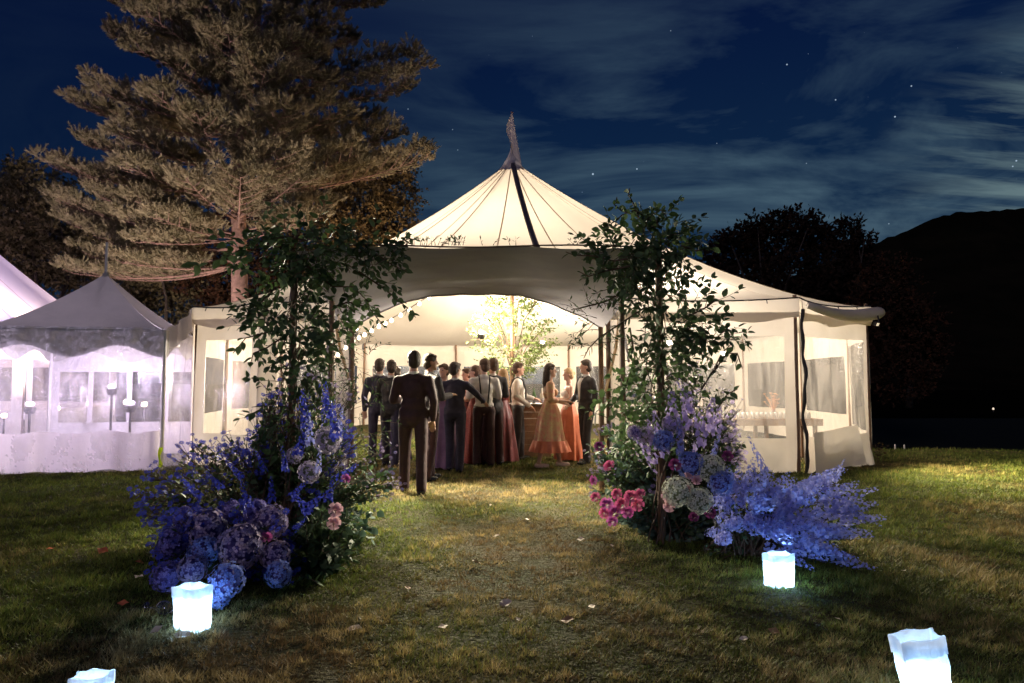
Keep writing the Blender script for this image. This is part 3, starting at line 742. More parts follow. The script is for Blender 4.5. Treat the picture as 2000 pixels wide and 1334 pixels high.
LEAF2 = (np.array([(0, 0, 0), (-.30, .45, .05), (0, 1, -.06), (.30, .45, .05)], float), np.array([(0, 3, 2, 1)]))
def leafy_tree(name, label, base, blobs, m, leaf=.16, dens=60, trunk_r=.2, bark=M_barkd, seed=0, sprig=.5, group=None):
    """blobs: (centre, radius) clumps placed on limbs; leaves sit in sprigs through each clump's shell"""
    rr = np.random.default_rng(seed); base = Vector(base)
    T = thing(name, label, 'tree', base, group=group)
    top = sum((Vector(b[0]) for b in blobs), Vector())/len(blobs)
    tr = MB(); fork = Vector((base.x, base.y, max(1.5, top.z*.45)))
    tr.tube([Vector(), (fork-base)*.5+Vector((.1, 0, 0)), fork-base], [trunk_r, trunk_r*.8, trunk_r*.65], 9)
    tr.build('trunk', bark, T, True)
    lm = MB(); P_, D_, S_ = [], [], []
    for c, r in blobs:
        c = Vector(c); mid = fork.lerp(c, .5)+Vector((rr.normal()*.3, rr.normal()*.3, -.1*r))
        lm.tube([fork-base, mid-base, c-base], [trunk_r*.4, trunk_r*.22, .03], 6, False)
        n = int(dens*r*r*3.4)
        for k in range(n):
            d = rr.normal(size=3); d /= np.linalg.norm(d); d[2] = d[2]*.85+.1
            rad = r*(.62+.42*rr.random()**.8)*(1+.16*math.sin(d[0]*7+c.x)*math.sin(d[2]*6+c.z))
            q = np.array(c)+d*rad
            sdv = d+rr.normal(size=3)*.5+np.array([0, 0, .25]); sdv /= np.linalg.norm(sdv)
            L = sprig*(.5+rr.random()); nl = 8
            for j in range(nl):
                pp = q+sdv*L*(j/nl)+rr.normal(size=3)*.05
                P_.append(pp-np.array(base)); ld = sdv+rr.normal(size=3)*.9; D_.append(ld/np.linalg.norm(ld)); S_.append(leaf*(.6+.7*rr.random()))
    lm.build('limb_work', bark, T, True)
    P_ = np.array(P_); D_ = np.array(D_); S_ = np.array(S_)
    V, Fa = scatter(*LEAF2, P_, basis(D_, rr.random(len(P_))*6.28), S_)
    ob('crown', mesh('crown', V, Fa, m), T)
    print(name, 'leaves', len(P_))
def blobs_px(lst, d, jit=1.0, seed=0):
    rr = random.Random(seed); out = []
    for px, py, rp in lst:
        dd = d+rr.uniform(-jit, jit); out.append((P(px, py, dd), rp*dd/F))
    return out
leafy_tree('deciduous_tree', 'broad olive leafed tree at the far left edge behind the lilac tent', (-18.6, 27, 0),
           blobs_px([(20, 430, 70), (70, 380, 50), (0, 360, 40), (120, 440, 60), (60, 500, 70), (10, 520, 60), (140, 520, 60), (-40, 450, 70), (45, 345, 25)], 27, 1.5, 1), M_leaf_c, .17, 62, .3, seed=1)
leafy_tree('deciduous_tree', 'olive leafed tree behind the small peaked tent, left of the pine trunk', (-14.2, 28, 0),
           blobs_px([(200, 450, 60), (170, 390, 40), (250, 520, 65), (300, 470, 50), (200, 560, 60), (330, 560, 60), (300, 610, 60), (230, 620, 50)], 28, 1.5, 2), M_leaf_c, .17, 56, .25, seed=2)
leafy_tree('deciduous_tree', 'brown leafed tree right of the pine, left of the tent peak', (-5.9, 29, 0),
           blobs_px([(720, 340, 50), (660, 330, 42), (770, 380, 45), (700, 410, 60), (640, 400, 50), (760, 440, 50), (690, 480, 60), (620, 480, 50), (740, 500, 50), (650, 550, 60), (790, 470, 30), (750, 320, 25), (780, 335, 22)], 29, 1.2, 3), M_leaf_b, .16, 70, .25, seed=3)
leafy_tree('understory_tree', 'low russet tree in the dark behind the pine trunk', (-10.0, 29, 0),
           blobs_px([(400, 540, 60), (480, 560, 60), (540, 520, 55), (430, 470, 50), (360, 520, 50), (560, 580, 55), (450, 620, 60), (520, 450, 45)], 29.5, 1.5, 4), M_leaf_r, .17, 46, .2, seed=4)
leafy_tree('deciduous_tree', 'dark round tree with a bumpy top right of the right vine tower', (16.4, 42, 0),
           blobs_px([(1500, 480, 48), (1550, 465, 44), (1590, 475, 38), (1450, 500, 50), (1410, 500, 34), (1470, 560, 60), (1550, 560, 70), (1620, 520, 40), (1620, 590, 55), (1400, 560, 45), (1500, 640, 70), (1600, 660, 60), (1420, 640, 60),
                     (1480, 445, 22), (1520, 435, 22), (1545, 428, 16), (1580, 440, 20), (1425, 470, 18), (1385, 515, 20), (1608, 475, 18), (1450, 460, 16)], 42, 1.5, 5), M_leaf_k, .26, 30, .35, seed=5, sprig=.45)
leafy_tree('deciduous_tree', 'slim dark tree with a twin spire below the hill ridge', (21.2, 42, 0),
           blobs_px([(1660, 450, 18), (1655, 475, 22), (1665, 505, 28), (1640, 490, 16), (1688, 470, 14), (1684, 500, 22), (1650, 540, 36), (1690, 550, 38), (1670, 600, 50), (1645, 440, 9), (1667, 436, 9)], 42, 1.0, 6), M_leaf_k, .24, 40, .2, seed=6, sprig=.4)
leafy_tree('deciduous_tree', 'barely lit russet tree beyond the right end of the sailcloth tent', (22.0, 38, 0),
           blobs_px([(1740, 560, 40), (1720, 600, 50), (1770, 620, 45), (1800, 640, 35), (1740, 670, 55), (1790, 700, 45), (1760, 740, 50), (1820, 690, 28), (1700, 700, 50), (1715, 530, 24), (1760, 520, 14)], 38, 1.5, 7), M_leaf_r, .22, 34, .2, seed=7, sprig=.5)

# ------------------------------------------------------------------ paper bag lanterns
def paper_bag(px, py, rz, w, h, label, power, tilt=(0, 0), open_w=1.0, dep=.62):
    g = G(px, py); zb = float(lawn_z(np.array([g.x]), np.array([g.y]))[0])
    T = thing('paper_lantern', label, 'lantern', (g.x, g.y, zb), rz, 'paper bag lanterns on the lawn')
    T.rotation_euler = (tilt[0], tilt[1], rz)
    rr = random.Random(px)
    N = 10
    def ring(z, sc, inn=0.0, cr=1.0):
        hw, hd = (w/2)*sc-inn, (w*dep/2)*sc-inn; out = []
        for side in range(4):
            for i in range(N):
                t = i/N*2-1
                x, y = [(t*hw, -hd), (hw, t*hd), (-t*hw, hd), (-hw, -t*hd)][side]
                if side in (1, 3): x += (-1 if side == 1 else 1)*.012*(1-abs(t))*cr*(z/h)
                x += .0032*math.sin(z*70+i*2.1+side)*cr; y += .0036*math.sin(z*55+i*1.7+side*2)*cr
                out.append((x, y, z))
        return out
    zs = [0, .03, .25, .45, .62, .80, .82, .93, 1.0]; wob = [rr.uniform(-.012, .012) for _ in zs]
    prof = [ring(z*h, .90+.10*z*open_w+wob[i]) for i, z in enumerate(zs)]
    def shell(rows, nm, par, close=False):
        b = MB(); b.grid([r_+[r_[0]] for r_ in rows])
        if close: b.f.append(tuple(range(len(rows[0])-1, -1, -1)))
        return b.build(nm, M_paper, par, True)
    body = shell(prof, 'bag', T, True)
    top = [(x, y, z+.006*math.sin(i*.8)) for i, (x, y, z) in enumerate(prof[-1])]
    cuff = [[(x*s_, y*s_, z+dz) for x, y, z in top] for s_, dz in ((1.0, .0), (1.03, .003), (1.05, -.004), (1.035, -.03), (1.03, -h*.235))]
    shell(cuff, 'folded_cuff', T)
    c = MB(); c.lathe([(.001, .0), (.02, .0), (.02, .035), (.006, .04), (.001, .05)], 10, (0, 0, .012))
    c.build('candle', mat('led_candle', (.7, .86, 1), .5, emit=30), T, True)
    l = lamp('candle_light', (0, 0, h*.40), power, (.36, .66, 1.0), .02); l.parent = T
BAGS = [(376, 1226, R(-24), .190, .240, 'glowing paper bag lantern in front of the hydrangeas at left', 13, (0, R(-2)), 1.0),
        (1522, 1146, R(16), .182, .220, 'glowing paper bag lantern under the blue delphinium spray at right', 13, (0, R(0)), .8),
        (1818, 1392, R(-4), .180, .312, 'glowing paper bag lantern leaning in the near right corner', 8.5, (0, R(-9)), 1.0),
        (176, 1412, R(5), .142, .205, 'glowing paper bag lantern cut off at the bottom left of the lawn', 6, (0, 0), 1.0)]
for px, py, rz, w, h, lb, pw_, tl, ow in BAGS: paper_bag(px, py, rz, w, h, lb, pw_, tl, ow)
# wine glass lying in the grass
g = G(312, 1200); t = thing('wine_glass', 'clear wine glass lying on its side beside the left paper lantern', 'glass', (g.x, g.y, .04)); t.rotation_euler = (R(82), 0, R(62))
gm = bpy.data.materials.new('clear_glass'); gm.use_nodes = True; gN = NT(gm.node_tree); gm.node_tree.nodes.clear()
lw = gN.n('ShaderNodeLayerWeight', {'Blend': .35}).outputs['Facing']
gN.n('ShaderNodeOutputMaterial', {'Surface': gN.n('ShaderNodeMixShader', {0: gN.mr(lw, 0, 1, .10, .55), 1: gN.n('ShaderNodeBsdfTransparent', {'Color': (.9, .9, .95, 1)}).outputs[0],
                                                                           2: gN.n('ShaderNodeBsdfGlossy', {'Color': (.95, .95, 1, 1), 'Roughness': .05}).outputs[0]}).outputs[0]})
M_glass = gm
b = MB(); b.lathe([(.028, .10), (.040, .06), (.041, .03), (.034, .0), (.016, -.022), (.004, -.03)], 18); b.build('bowl', M_glass, t, True)
b = MB(); b.lathe([(.004, -.03), (.0035, -.11), (.006, -.12), (.032, -.125), (.001, -.127)], 14); b.build('stem', M_glass, t, True)
# scattered leaves on the lawn
M_dry = [mat('dry_leaf_pale', (.62, .5, .38), .7), mat('dry_leaf_orange', (.62, .14, .05), .7), mat('dry_leaf_brown', (.25, .14, .07), .7)]
lfv = [(0, 0, 0), (.25, .2, .10), (.42, .55, .04), (.2, .8, .12), (0, 1, .06), (-.22, .78, .02), (-.4, .5, .12), (-.2, .2, .03), (0, .5, -.02)]
lff = [(8, i, i+1) for i in range(7)]+[(8, 7, 0)]
lms = [mesh('fallen_leaf', np.array(lfv)*.07, lff, m_) for m_ in M_dry]
LEAFLAB = ['largest pale leaf in the middle foreground of the path', 'pale leaf on the path left of centre, near the entrance', 'pale leaf at the right of the path halfway to the entrance', 'pale leaf in the centre of the path, second nearest the tent',
 'pale leaf right of the largest one in the foreground', 'pale leaf in the centre of the path, above the largest one', 'pale leaf in the foreground left of the largest one', 'pale leaf in the foreground below the left flower arrangement',
 'orange leaf furthest left on the lawn', 'biggest orange leaf left of the hydrangeas', 'long orange leaf close to the hydrangeas', 'pale curled leaf just left of the lowest hydrangea', 'orange leaf nearest the wine glass',
 'brown leaf on the path above the largest pale leaf', 'small pale leaf at the foot of the pink roses', 'brown curled leaf at the right of the foreground path', 'small pale leaf right of the delphinium spray',
 'small pale leaf near the right edge of the lawn', 'brown leaf below the right middle paper lantern', 'pale leaf in the dark grass below the right middle paper lantern', 'brown leaf right of the left flower arrangement foot',
 'tiny pale leaf right beneath the largest leaf', 'tiny pale leaf between the two right paper lanterns', 'pale leaf furthest up the path, nearest the guests', 'pale curl left in front of the left paper lantern', 'pale curl directly in front of the left paper lantern']
for k, (px, py, mi, s) in enumerate([(1000, 1180, 0, 1.3), (976, 1051, 0, .9), (1126, 1058, 0, 1.1), (1030, 1018, 0, .8), (1160, 1196, 0, .9), (1018, 1085, 0, .8), (855, 1230, 0, .9), (705, 1235, 0, 1.2),
                                     (90, 1077, 1, 1.0), (193, 1088, 1, 1.5), (262, 1103, 1, 1.3), (265, 1135, 0, 1.1), (228, 1185, 1, 1.0), (940, 1108, 2, 1.2), (1195, 1070, 0, .6), (1095, 1221, 2, 1.2),
                                     (1765, 1124, 0, .7), (1918, 1130, 0, .7), (1500, 1240, 2, 1.0), (1462, 1258, 0, .7), (800, 1158, 2, .9), (1010, 1215, 0, .5), (1630, 1215, 0, .6), (960, 990, 0, .6), (290, 1245, 0, 1.2), (372, 1247, 0, 1.4)]):
    g = G(px, py); zb = float(lawn_z(np.array([g.x]), np.array([g.y]))[0])
    o = ob('fallen_leaf', lms[mi], None, (g.x, g.y, zb+.025), (random.uniform(-.4, .4), random.uniform(-.4, .4), random.uniform(0, 6)), s)
    tag(o, LEAFLAB[k], 'leaf', 'dry leaves scattered on the lawn')

# ------------------------------------------------------------------ bars
M_bar = mat('bar_planks', (.20, .10, .045), .6, (.12, .055, .025), 5, .3, 30)
def bar():
    x0, x1, y0, y1, h = -.15, .72, 12.95, 13.6, 1.0
    T = thing('bar_counter', 'wooden bar with horizontal planks behind the bartender', 'bar', ((x0+x1)/2, (y0+y1)/2, 0)); o = T.location
    b = MB(); b.box((0, 0, h-.02), (x1-x0+.12, y1-y0+.1, .045)); b.build('counter_top', mat('dark_top', (.06, .035, .02), .3), T)
    pm = MB(); pm.box((0, 0, 0), (x1-x0, .03, .118)); pmm = pm.mesh('plank', M_bar)
    for k in range(8): ob('plank', pmm, T, (0, y0-o.y+random.uniform(-.004, .004), .06+k*.122))
    for s in (-1, 1):
        b = MB(); b.box((s*(x1-x0)/2, .02, (h-.05)/2), (.04, y1-y0-.04, h-.06)); b.build('side_panel', M_bar, T)
    gl = MB(); gl.lathe([(.001, 0), (.03, 0), (.034, .11), (.030, .11), (.027, .01)], 10); gl = gl.mesh('tumbler', M_glass, True)
    for k in range(9):
        tag(ob('tumbler', gl, None, (x0+.06+.085*k+random.uniform(-.01, .01), 13.08+.12*(k % 2), h+.004)), 'clear tumbler standing on the wooden bar', 'glass', 'tumblers on the wooden bar')
    bo = MB(); bo.lathe([(.001, 0), (.036, 0), (.038, .17), (.014, .23), (.013, .30), (.001, .30)], 10)
    bm1 = bo.mesh('bottle', mat('bottle_glass', (.04, .09, .03), .1), True); bm2 = bo.mesh('bottle', mat('clear_bottle', (.5, .45, .36), .1), True)
    for k in range(5):
        tag(ob('bottle', bm1 if k % 2 else bm2, None, (x0+.1+.16*k, 13.4, h+.004)), 'green wine bottle on the wooden bar' if k % 2 else 'pale spirit bottle on the wooden bar', 'bottle', 'bottles on the wooden bar')
bar()
def side_bar():
    a = P(1395, 826, 12.4); b_ = P(1556, 826, 12.9); h = .74
    cx, cy_ = (a.x+b_.x)/2, 12.7
    T = thing('glass_table', 'long wooden table full of upturned glasses in the right wing of the tent', 'table', (cx, cy_, 0)); L = (b_.x-a.x)+.5
    b = MB(); b.box((0, 0, h-.05), (L, .7, .12)); b.build('table_top', mat('pale_board', (.36, .22, .13), .6, (.24, .14, .08), 6, .2, 30), T)
    for sx in (-1, 1, .1):
        for sy in (-1, 1):
            b = MB(); b.box((sx*(L/2-.12), sy*.28, (h-.11)/2), (.06, .06, h-.11)); b.build('leg', M_bar, T)
    gl = MB(); gl.lathe([(.036, 0), (.032, .11), (.001, .115)], 10); gm_ = gl.mesh('tumbler', mat('bright_glass', (.8, .78, .74), .1, trans=.4), True)
    for k in range(18):
        for r_ in range(2):
            tag(ob('tumbler', gm_, None, (cx-.55+.085*k+.04*r_, 12.48+.1*r_, h+.014)), 'upturned tumbler in the rows on the long table', 'glass', 'upturned tumblers on the long table')
    t = thing('glass_crate', 'dark crate standing at the left end of the long glass table', 'crate', (cx-.85, 12.65, h+.014))
    b = MB(); b.box((0, 0, .17), (.34, .3, .33)); b.box((0, 0, .345), (.38, .34, .02)); b.build('box', mat('crate_side', (.16, .12, .1), .6), t)
    for s in (-1, 1):
        b = MB(); b.tube([(s*.14, -.17, .1), (s*.14, -.17, .3)], .015, 6); b.build('handle', M_alu, t)
    t = thing('water_urn', 'tall clear drinks dispenser beside the crate on the long table', 'dispenser', (cx-.6, 12.62, h+.014))
    b = MB(); b.lathe([(.001, 0), (.07, 0), (.075, .28), (.03, .33), (.001, .34)], 14); b.build('jar', M_glass, t, True)
    b = MB(); b.lathe([(.035, .33), (.035, .36), (.001, .37)], 12); b.build('lid', M_steel, t)
    t = thing('bud_vase', 'small vase of orange flowers among the glasses on the long table', 'vase', (cx+.42, 12.9, h+.014))
    b = MB(); b.lathe([(.001, 0), (.05, 0), (.04, .1), (.03, .16)], 12); b.build('vase', M_glass, t, True)
    b = MB()
    for k in range(22):
        q = Vector((random.gauss(0, .08), random.gauss(0, .06), .25+random.random()*.2)); b.tube([(0, 0, .1), q*.6+Vector((0, 0, .06)), q], .004, 3, False); b.lathe([(.001, 0), (.025, .01), (.018, .02), (.001, .015)], 6, tuple(q))
    b.build('flower', mat('orange_bloom', (.45, .2, .08), .7), t)
side_bar()

# ------------------------------------------------------------------ people
M_skin = mat('skin', (.52, .32, .24), .55, (.58, .36, .27), 12, trans=0, spec=.3)
M_skin2 = mat('skin_tan', (.40, .23, .16), .55, (.46, .27, .19), 12, spec=.3)
M_hair = [mat('dark_hair', (.030, .018, .012), .6, (.05, .03, .02), 60, .9, 70), mat('brown_hair', (.06, .03, .016), .7, (.09, .045, .025), 60, .9, 70), mat('blonde_hair', (.42, .27, .13), .6, (.5, .34, .18), 60, .9, 70)]
M_navy = mat('navy_suit', (.018, .016, .038), .75, (.03, .026, .055), 14, .9, 7)
M_blackc = mat('black_suit', (.014, .012, .014), .75, (.022, .019, .022), 14, .9, 7)
M_maroon = mat('maroon_suit', (.026, .008, .010), .75, (.04, .012, .015), 14, .9, 7)
M_purple = mat('purple_dress_cloth', (.05, .02, .14), .6, (.08, .035, .19), 8, .3, 12)
M_lav = mat('lavender_dress_cloth', (.16, .08, .15), .6, (.22, .12, .2), 8, .3, 12)
M_red = mat('red_sequin_cloth', (.20, .02, .02), .35, (.42, .07, .04), 60, .7, 90)
M_wine = mat('wine_dress_cloth', (.09, .010, .014), .5, (.14, .018, .02), 10, .4, 14)
M_rust = mat('rust_satin', (.50, .13, .06), .42, (.60, .18, .09), 7, .3, 12)
M_shirt = mat('white_shirt', (.76, .73, .68), .8, (.68, .65, .6), 8, .3, 14)
M_floral = mat('floral_dress_cloth', (.78, .62, .34), .7, (.78, .34, .26), 13, .3, 14, trans=.15)
M_shoe = mat('black_shoe', (.01, .01, .01), .25)
M_heel = mat('pale_heel', (.7, .5, .45), .4)
M_eye = mat('eye_dark', (.02, .015, .015), .3)

def blob_mesh(name, prims, m, voxel=.011, smooth=3):
    """one continuous surface from tapered capsules and ellipsoids (voxel remesh + smooth)"""
    bm = bmesh.new()
    for p in prims:
        if p[0] == 'e':
            _, c, r, *rot = p
            M_ = Matrix.Translation(Vector(c))@(rot[0].to_4x4() if rot else Matrix.Identity(4))@Matrix.Diagonal((*r, 1))
            bmesh.ops.create_icosphere(bm, subdivisions=2, radius=1, matrix=M_)
        else:
            _, a, b, ra, rb = p; a = Vector(a); b = Vector(b); d = b-a; L = d.length
            q = d.to_track_quat('Z', 'Y').to_matrix().to_4x4()
            bmesh.ops.create_cone(bm, cap_ends=True, segments=12, radius1=ra, radius2=rb, depth=L, matrix=Matrix.Translation((a+b)/2)@q)
            for c, r in ((a, ra), (b, rb)):
                bmesh.ops.create_icosphere(bm, subdivisions=2, radius=r*1.01, matrix=Matrix.Translation(c))
    me = bpy.data.meshes.new('tmp'); bm.to_mesh(me); bm.free()
    o = bpy.data.objects.new('tmp', me); COL.objects.link(o)
    md = o.modifiers.new('r', 'REMESH'); md.mode = 'VOXEL'; md.voxel_size = voxel; md.use_smooth_shade = True
    sm = o.modifiers.new('s', 'SMOOTH'); sm.factor = .6; sm.iterations = smooth
    dg = bpy.context.evaluated_depsgraph_get(); out = bpy.data.meshes.new_from_object(o.evaluated_get(dg))
    bpy.data.objects.remove(o); bpy.data.meshes.remove(me)
    out.name = name; out.materials.clear(); out.materials.append(m)
    out.polygons.foreach_set('use_smooth', np.ones(len(out.polygons), dtype=bool))
    return out

def person(label, px, py, height, face, outfit, top=None, bottom=None, hair=0, skin=None, arms=None, stride=.10, head_turn=0, female=False, longhair=False, lean=0.0, held=None, d=None):
    """face = heading in degrees: 0 looks away from the camera, 90 to the left of the picture, -90 to the right, 180 at the camera"""
    skin = skin or M_skin
    g = G(px, py); T = thing('person', label, 'person', (g.x, g.y, float(lawn_z(np.array([g.x]), np.array([g.y]))[0])), R(face))
    S = height/1.75; V = lambda x, y, z: Vector((x*S, y*S, z*S))
    sw = .165 if female else .19; hw = .095
    arms = arms or [((-.26, .02, 1.14), (-.25, .12, .92)), ((.26, .02, 1.14), (.25, .12, .92))]
    ln = lambda z: lean*(z-.9)
    hipL, hipR = V(-hw, 0, .92), V(hw, 0, .92)
    kneeL, kneeR = V(-hw-.01, stride*.5+.02, .49), V(hw+.01, -stride*.4+.02, .49)
    ankL, ankR = V(-hw-.015, stride*.8, .09), V(hw+.015, -stride*.9, .09)
    shL, shR = V(-sw, ln(1.40), 1.395), V(sw, ln(1.40), 1.395)
    hc = V(0, ln(1.63)+.015, 1.635)
    ht = Matrix.Rotation(R(head_turn), 3, 'Z')
    hp = lambda x, y, z: hc+ht@V(x, y, z)
    def hand(w, fw):
        """palm with four bent fingers and a thumb off the side of the palm"""
        fw = fw.normalized(); sd = fw.cross(Vector((0, 0, 1)));
        if sd.length < .1: sd = Vector((1, 0, 0))
        sd.normalize(); up = sd.cross(fw)
        out = [('c', w, w+fw*.045*S, .020*S, .026*S), ('c', w+fw*.04*S+sd*.018*S, w+fw*.085*S+sd*.026*S, .017*S, .015*S), ('c', w+fw*.04*S-sd*.018*S, w+fw*.085*S-sd*.026*S, .017*S, .015*S)]
        for k, (o_, ln_) in enumerate(((-.030, .055), (-.010, .068), (.011, .063), (.030, .048))):
            a = w+fw*.085*S+sd*o_*S; m1 = a+fw*ln_*.55*S-up*.008*S+sd*o_*.15*S; e = m1+fw*ln_*.45*S-up*.022*S
            out += [('c', a, m1, .0092*S, .0085*S), ('c', m1, e, .0085*S, .0075*S)]
        a = w+fw*.025*S-sd*.026*S; m1 = a+(fw*.6-sd*.7).normalized()*.038*S; out += [('c', a, m1, .012*S, .010*S), ('c', m1, m1+fw*.028*S-up*.01*S, .010*S, .009*S)]
        return out
    els = [(V(*arms[0][0]), V(*arms[0][1])), (V(*arms[1][0]), V(*arms[1][1]))]
    body = [('e', V(0, 0, .95), V(.155, .105, .12)), ('e', V(0, ln(1.1), 1.10), V(.125, .095, .15)), ('e', V(0, ln(1.28), 1.28), V(.155, .11, .17)),
            ('c', V(-sw*.72, ln(1.39), 1.385), V(sw*.72, ln(1.39), 1.385), .048*S, .048*S), ('c', V(0, ln(1.44), 1.44), hc-V(0, .01, .05), .055*S, .050*S),
            ('e', hc+V(0, 0, .02), V(.074, .092, .100), ht), ('e', hp(0, .018, -.045), V(.054, .066, .068), ht), ('c', hp(0, .084, .012), hp(0, .106, -.018), .009*S, .014*S),
            ('e', hp(-.076, -.005, -.005), V(.010, .020, .030), ht), ('e', hp(.076, -.005, -.005), V(.010, .020, .030), ht), ('e', hp(0, .078, -.055), V(.026, .014, .010), ht),
            ('e', hp(0, .066, -.09), V(.028, .024, .02), ht)]
    for hip, kn, an in ((hipL, kneeL, ankL), (hipR, kneeR, ankR)):
        body += [('c', hip, kn, .082*S, .052*S), ('c', kn, kn.lerp(an, .35)-V(0, .012, 0), .052*S, .054*S), ('c', kn.lerp(an, .35)-V(0, .012, 0), an, .052*S, .036*S), ('c', an-V(0, .02, .03), an+V(0, .13, -.055), .036*S, .028*S)]
    for sh, (el, wr) in ((shL, els[0]), (shR, els[1])):
        body += [('c', sh-V(0, 0, .012), el, .043*S, .038*S), ('c', el, wr, .040*S, .026*S)]+hand(wr, (wr-el))
    if female: body += [('e', V(-.065, ln(1.28)+.085, 1.27), V(.058, .05, .058)), ('e', V(.065, ln(1.28)+.085, 1.27), V(.058, .05, .058))]
    ob('body', blob_mesh('body', body, skin, .0115*S, 2), T)
    for s in (-1, 1):
        b = MB(); b.lathe([(.001, -.009), (.009, -.006), (.011, 0), (.009, .006), (.001, .009)], 8); e = b.build('eye', M_eye, T, True); e.location = hp(s*.030, .083, .012); e.scale = (S, S*.6, S*.8)
    # hair
    hr = [('e', hp(0, -.018, .045), V(.088, .102, .096), ht), ('e', hp(0, -.045, -.01), V(.083, .076, .092), ht), ('e', hp(.02, .045, .085), V(.058, .040, .030), ht)]
    if longhair: hr += [('c', hp(0, -.06, -.02), hp(0, -.085, -.20), .070*S, .060*S), ('c', hp(0, -.085, -.20), hp(0, -.085, -.30), .060*S, .035*S), ('c', hp(-.05, -.03, -.0), hp(-.075, -.03, -.19), .035*S, .022*S), ('c', hp(.05, -.03, -.0), hp(.075, -.03, -.19), .035*S, .022*S)]
    elif female: hr += [('e', hp(0, -.105, .03), V(.045, .045, .045), ht)]
    ob('hair', blob_mesh('hair', hr, M_hair[hair], .010*S, 2), T)
    infl = .020*S
    def sleeves(r, to=.93):
        o_ = []
        for sh, (el, wr) in ((shL, els[0]), (shR, els[1])):
            o_ += [('c', sh, el, .050*S+r, .042*S+r), ('c', el, el.lerp(wr, to), .042*S+r, .030*S+r)]
        return o_
    def trousers(m_):
        tr = [('e', V(0, 0, .96), V(.168, .125, .12))]
        for hip, kn, an in ((hipL, kneeL, ankL), (hipR, kneeR, ankR)):
            tr += [('c', hip, kn, .094*S, .072*S), ('c', kn, an-V(0, 0, .02), .072*S, .066*S)]
        ob('trousers', blob_mesh('trousers', tr, m_, .014*S, 2), T)
    def shoes(m_, pale=False):
        for an in (ankL, ankR):
            ob('shoe', blob_mesh('shoe', [('c', an-V(0, .03, .045), an+V(0, .15, -.055), .042*S, .033*S), ('e', an+V(0, .06, -.07), V(.045, .135, .022))], m_, .010*S, 2), T)
    if outfit == 'suit':
        jk = [('e', V(0, 0, .95), V(.172, .134, .15)), ('c', V(-.09, -.01, .86), V(-.10, 0, 1.0), .085*S, .085*S), ('c', V(.09, -.01, .86), V(.10, 0, 1.0), .085*S, .085*S), ('e', V(0, ln(1.1), 1.10), V(.162, .128, .18)), ('e', V(0, ln(1.28), 1.27), V(.172, .134, .18)),
              ('c', V(-sw*.8, ln(1.41), 1.385), V(sw*.8, ln(1.41), 1.385), .070*S, .070*S), ('c', V(0, ln(1.45)-.01, 1.45), V(-sw*.85, ln(1.4), 1.40), .062*S, .050*S), ('c', V(0, ln(1.45)-.01, 1.45), V(sw*.85, ln(1.4), 1.40), .062*S, .050*S)]+sleeves(.014*S)
        ob('jacket', blob_mesh('jacket', jk, top, .014*S, 2), T); trousers(bottom or top); shoes(M_shoe)
        # shirt front with collar and bow tie, proud of the jacket opening
        b = MB(); rows = []
        for j in range(9):
            t = j/8; z = 1.47-.42*t; hw_ = .058*(1-t)**.7+.004; yy = .142 if z < 1.36 else .142-(z-1.36)*.62
            rows.append([V(x*hw_, yy+ln(z)+.012*(1-abs(x))+.004, z) for x in (-1, -.5, 0, .5, 1)])
        b.grid(rows); b.build('shirt_front', M_shirt, T, True)
        b = MB(); b.lathe([(.064*S, 0), (.067*S, .02*S), (.060*S, .045*S)], 16, (0, (ln(1.46)+.0)*S, 1.462*S)); b.build('collar', M_shirt, T, True)
        bt = [('c', V(-.045, .098+ln(1.46), 1.462), V(-.01, .106+ln(1.46), 1.462), .017*S, .008*S), ('c', V(.045, .098+ln(1.46), 1.462), V(.01, .106+ln(1.46), 1.462), .017*S, .008*S)]
        ob('bow_tie', blob_mesh('bow_tie', bt, M_blackc, .006*S, 1), T)
    elif outfit == 'shirt':
        jk = [('e', V(0, 0, 1.0), V(.165, .125, .10)), ('e', V(0, ln(1.1), 1.12), V(.155, .128, .17)), ('e', V(0, ln(1.28), 1.28), V(.178, .132, .18)), ('c', V(-sw*.8, ln(1.41), 1.385), V(sw*.8, ln(1.41), 1.385), .066*S, .066*S), ('c', V(0, ln(1.45)-.01, 1.45), V(-sw*.85, ln(1.4), 1.40), .058*S, .050*S), ('c', V(0, ln(1.45)-.01, 1.45), V(sw*.85, ln(1.4), 1.40), .058*S, .050*S)]+sleeves(.016*S)
        ob('shirt', blob_mesh('shirt', jk, top, .013*S, 2), T); trousers(bottom or M_blackc); shoes(M_shoe)
        b = MB(); b.lathe([(.060*S, 0), (.063*S, .02*S), (.056*S, .04*S)], 16, (0, ln(1.46)*S, 1.462*S)); b.build('collar', top, T, True)
        for s in (-1, 1):        # braces over the shoulders
            pts_ = [V(s*.05, -.135, 1.03), V(s*.07, -.145, 1.25), V(s*.085, -.10, 1.44), V(s*.085, 0, 1.492), V(s*.085, .09, 1.44), V(s*.08, .145, 1.25), V(s*.07, .135, 1.03)]
            b = MB(); b.tube([p+V(0, ln(p.z/S), 0) for p in pts_], .013*S, 5); b.build('brace', M_blackc, T)
    else:
        bod = [('e', V(0, ln(1.1), 1.10), V(.135, .108, .13)), ('e', V(0, ln(1.26), 1.25), V(.150, .118, .13)), ('e', V(-.065, ln(1.28)+.085, 1.27), V(.068, .06, .068)), ('e', V(.065, ln(1.28)+.085, 1.27), V(.068, .06, .068))]
        if outfit == 'sleeved': bod += [('c', V(-sw*.8, ln(1.39), 1.395), V(sw*.8, ln(1.39), 1.395), .068*S, .068*S)]+sleeves(.02*S, .35)
        else: bod += [('c', V(-.09, ln(1.3), 1.30), V(-.085, ln(1.43), 1.46), .022*S, .02*S), ('c', V(.09, ln(1.3), 1.30), V(.085, ln(1.43), 1.46), .022*S, .02*S)]
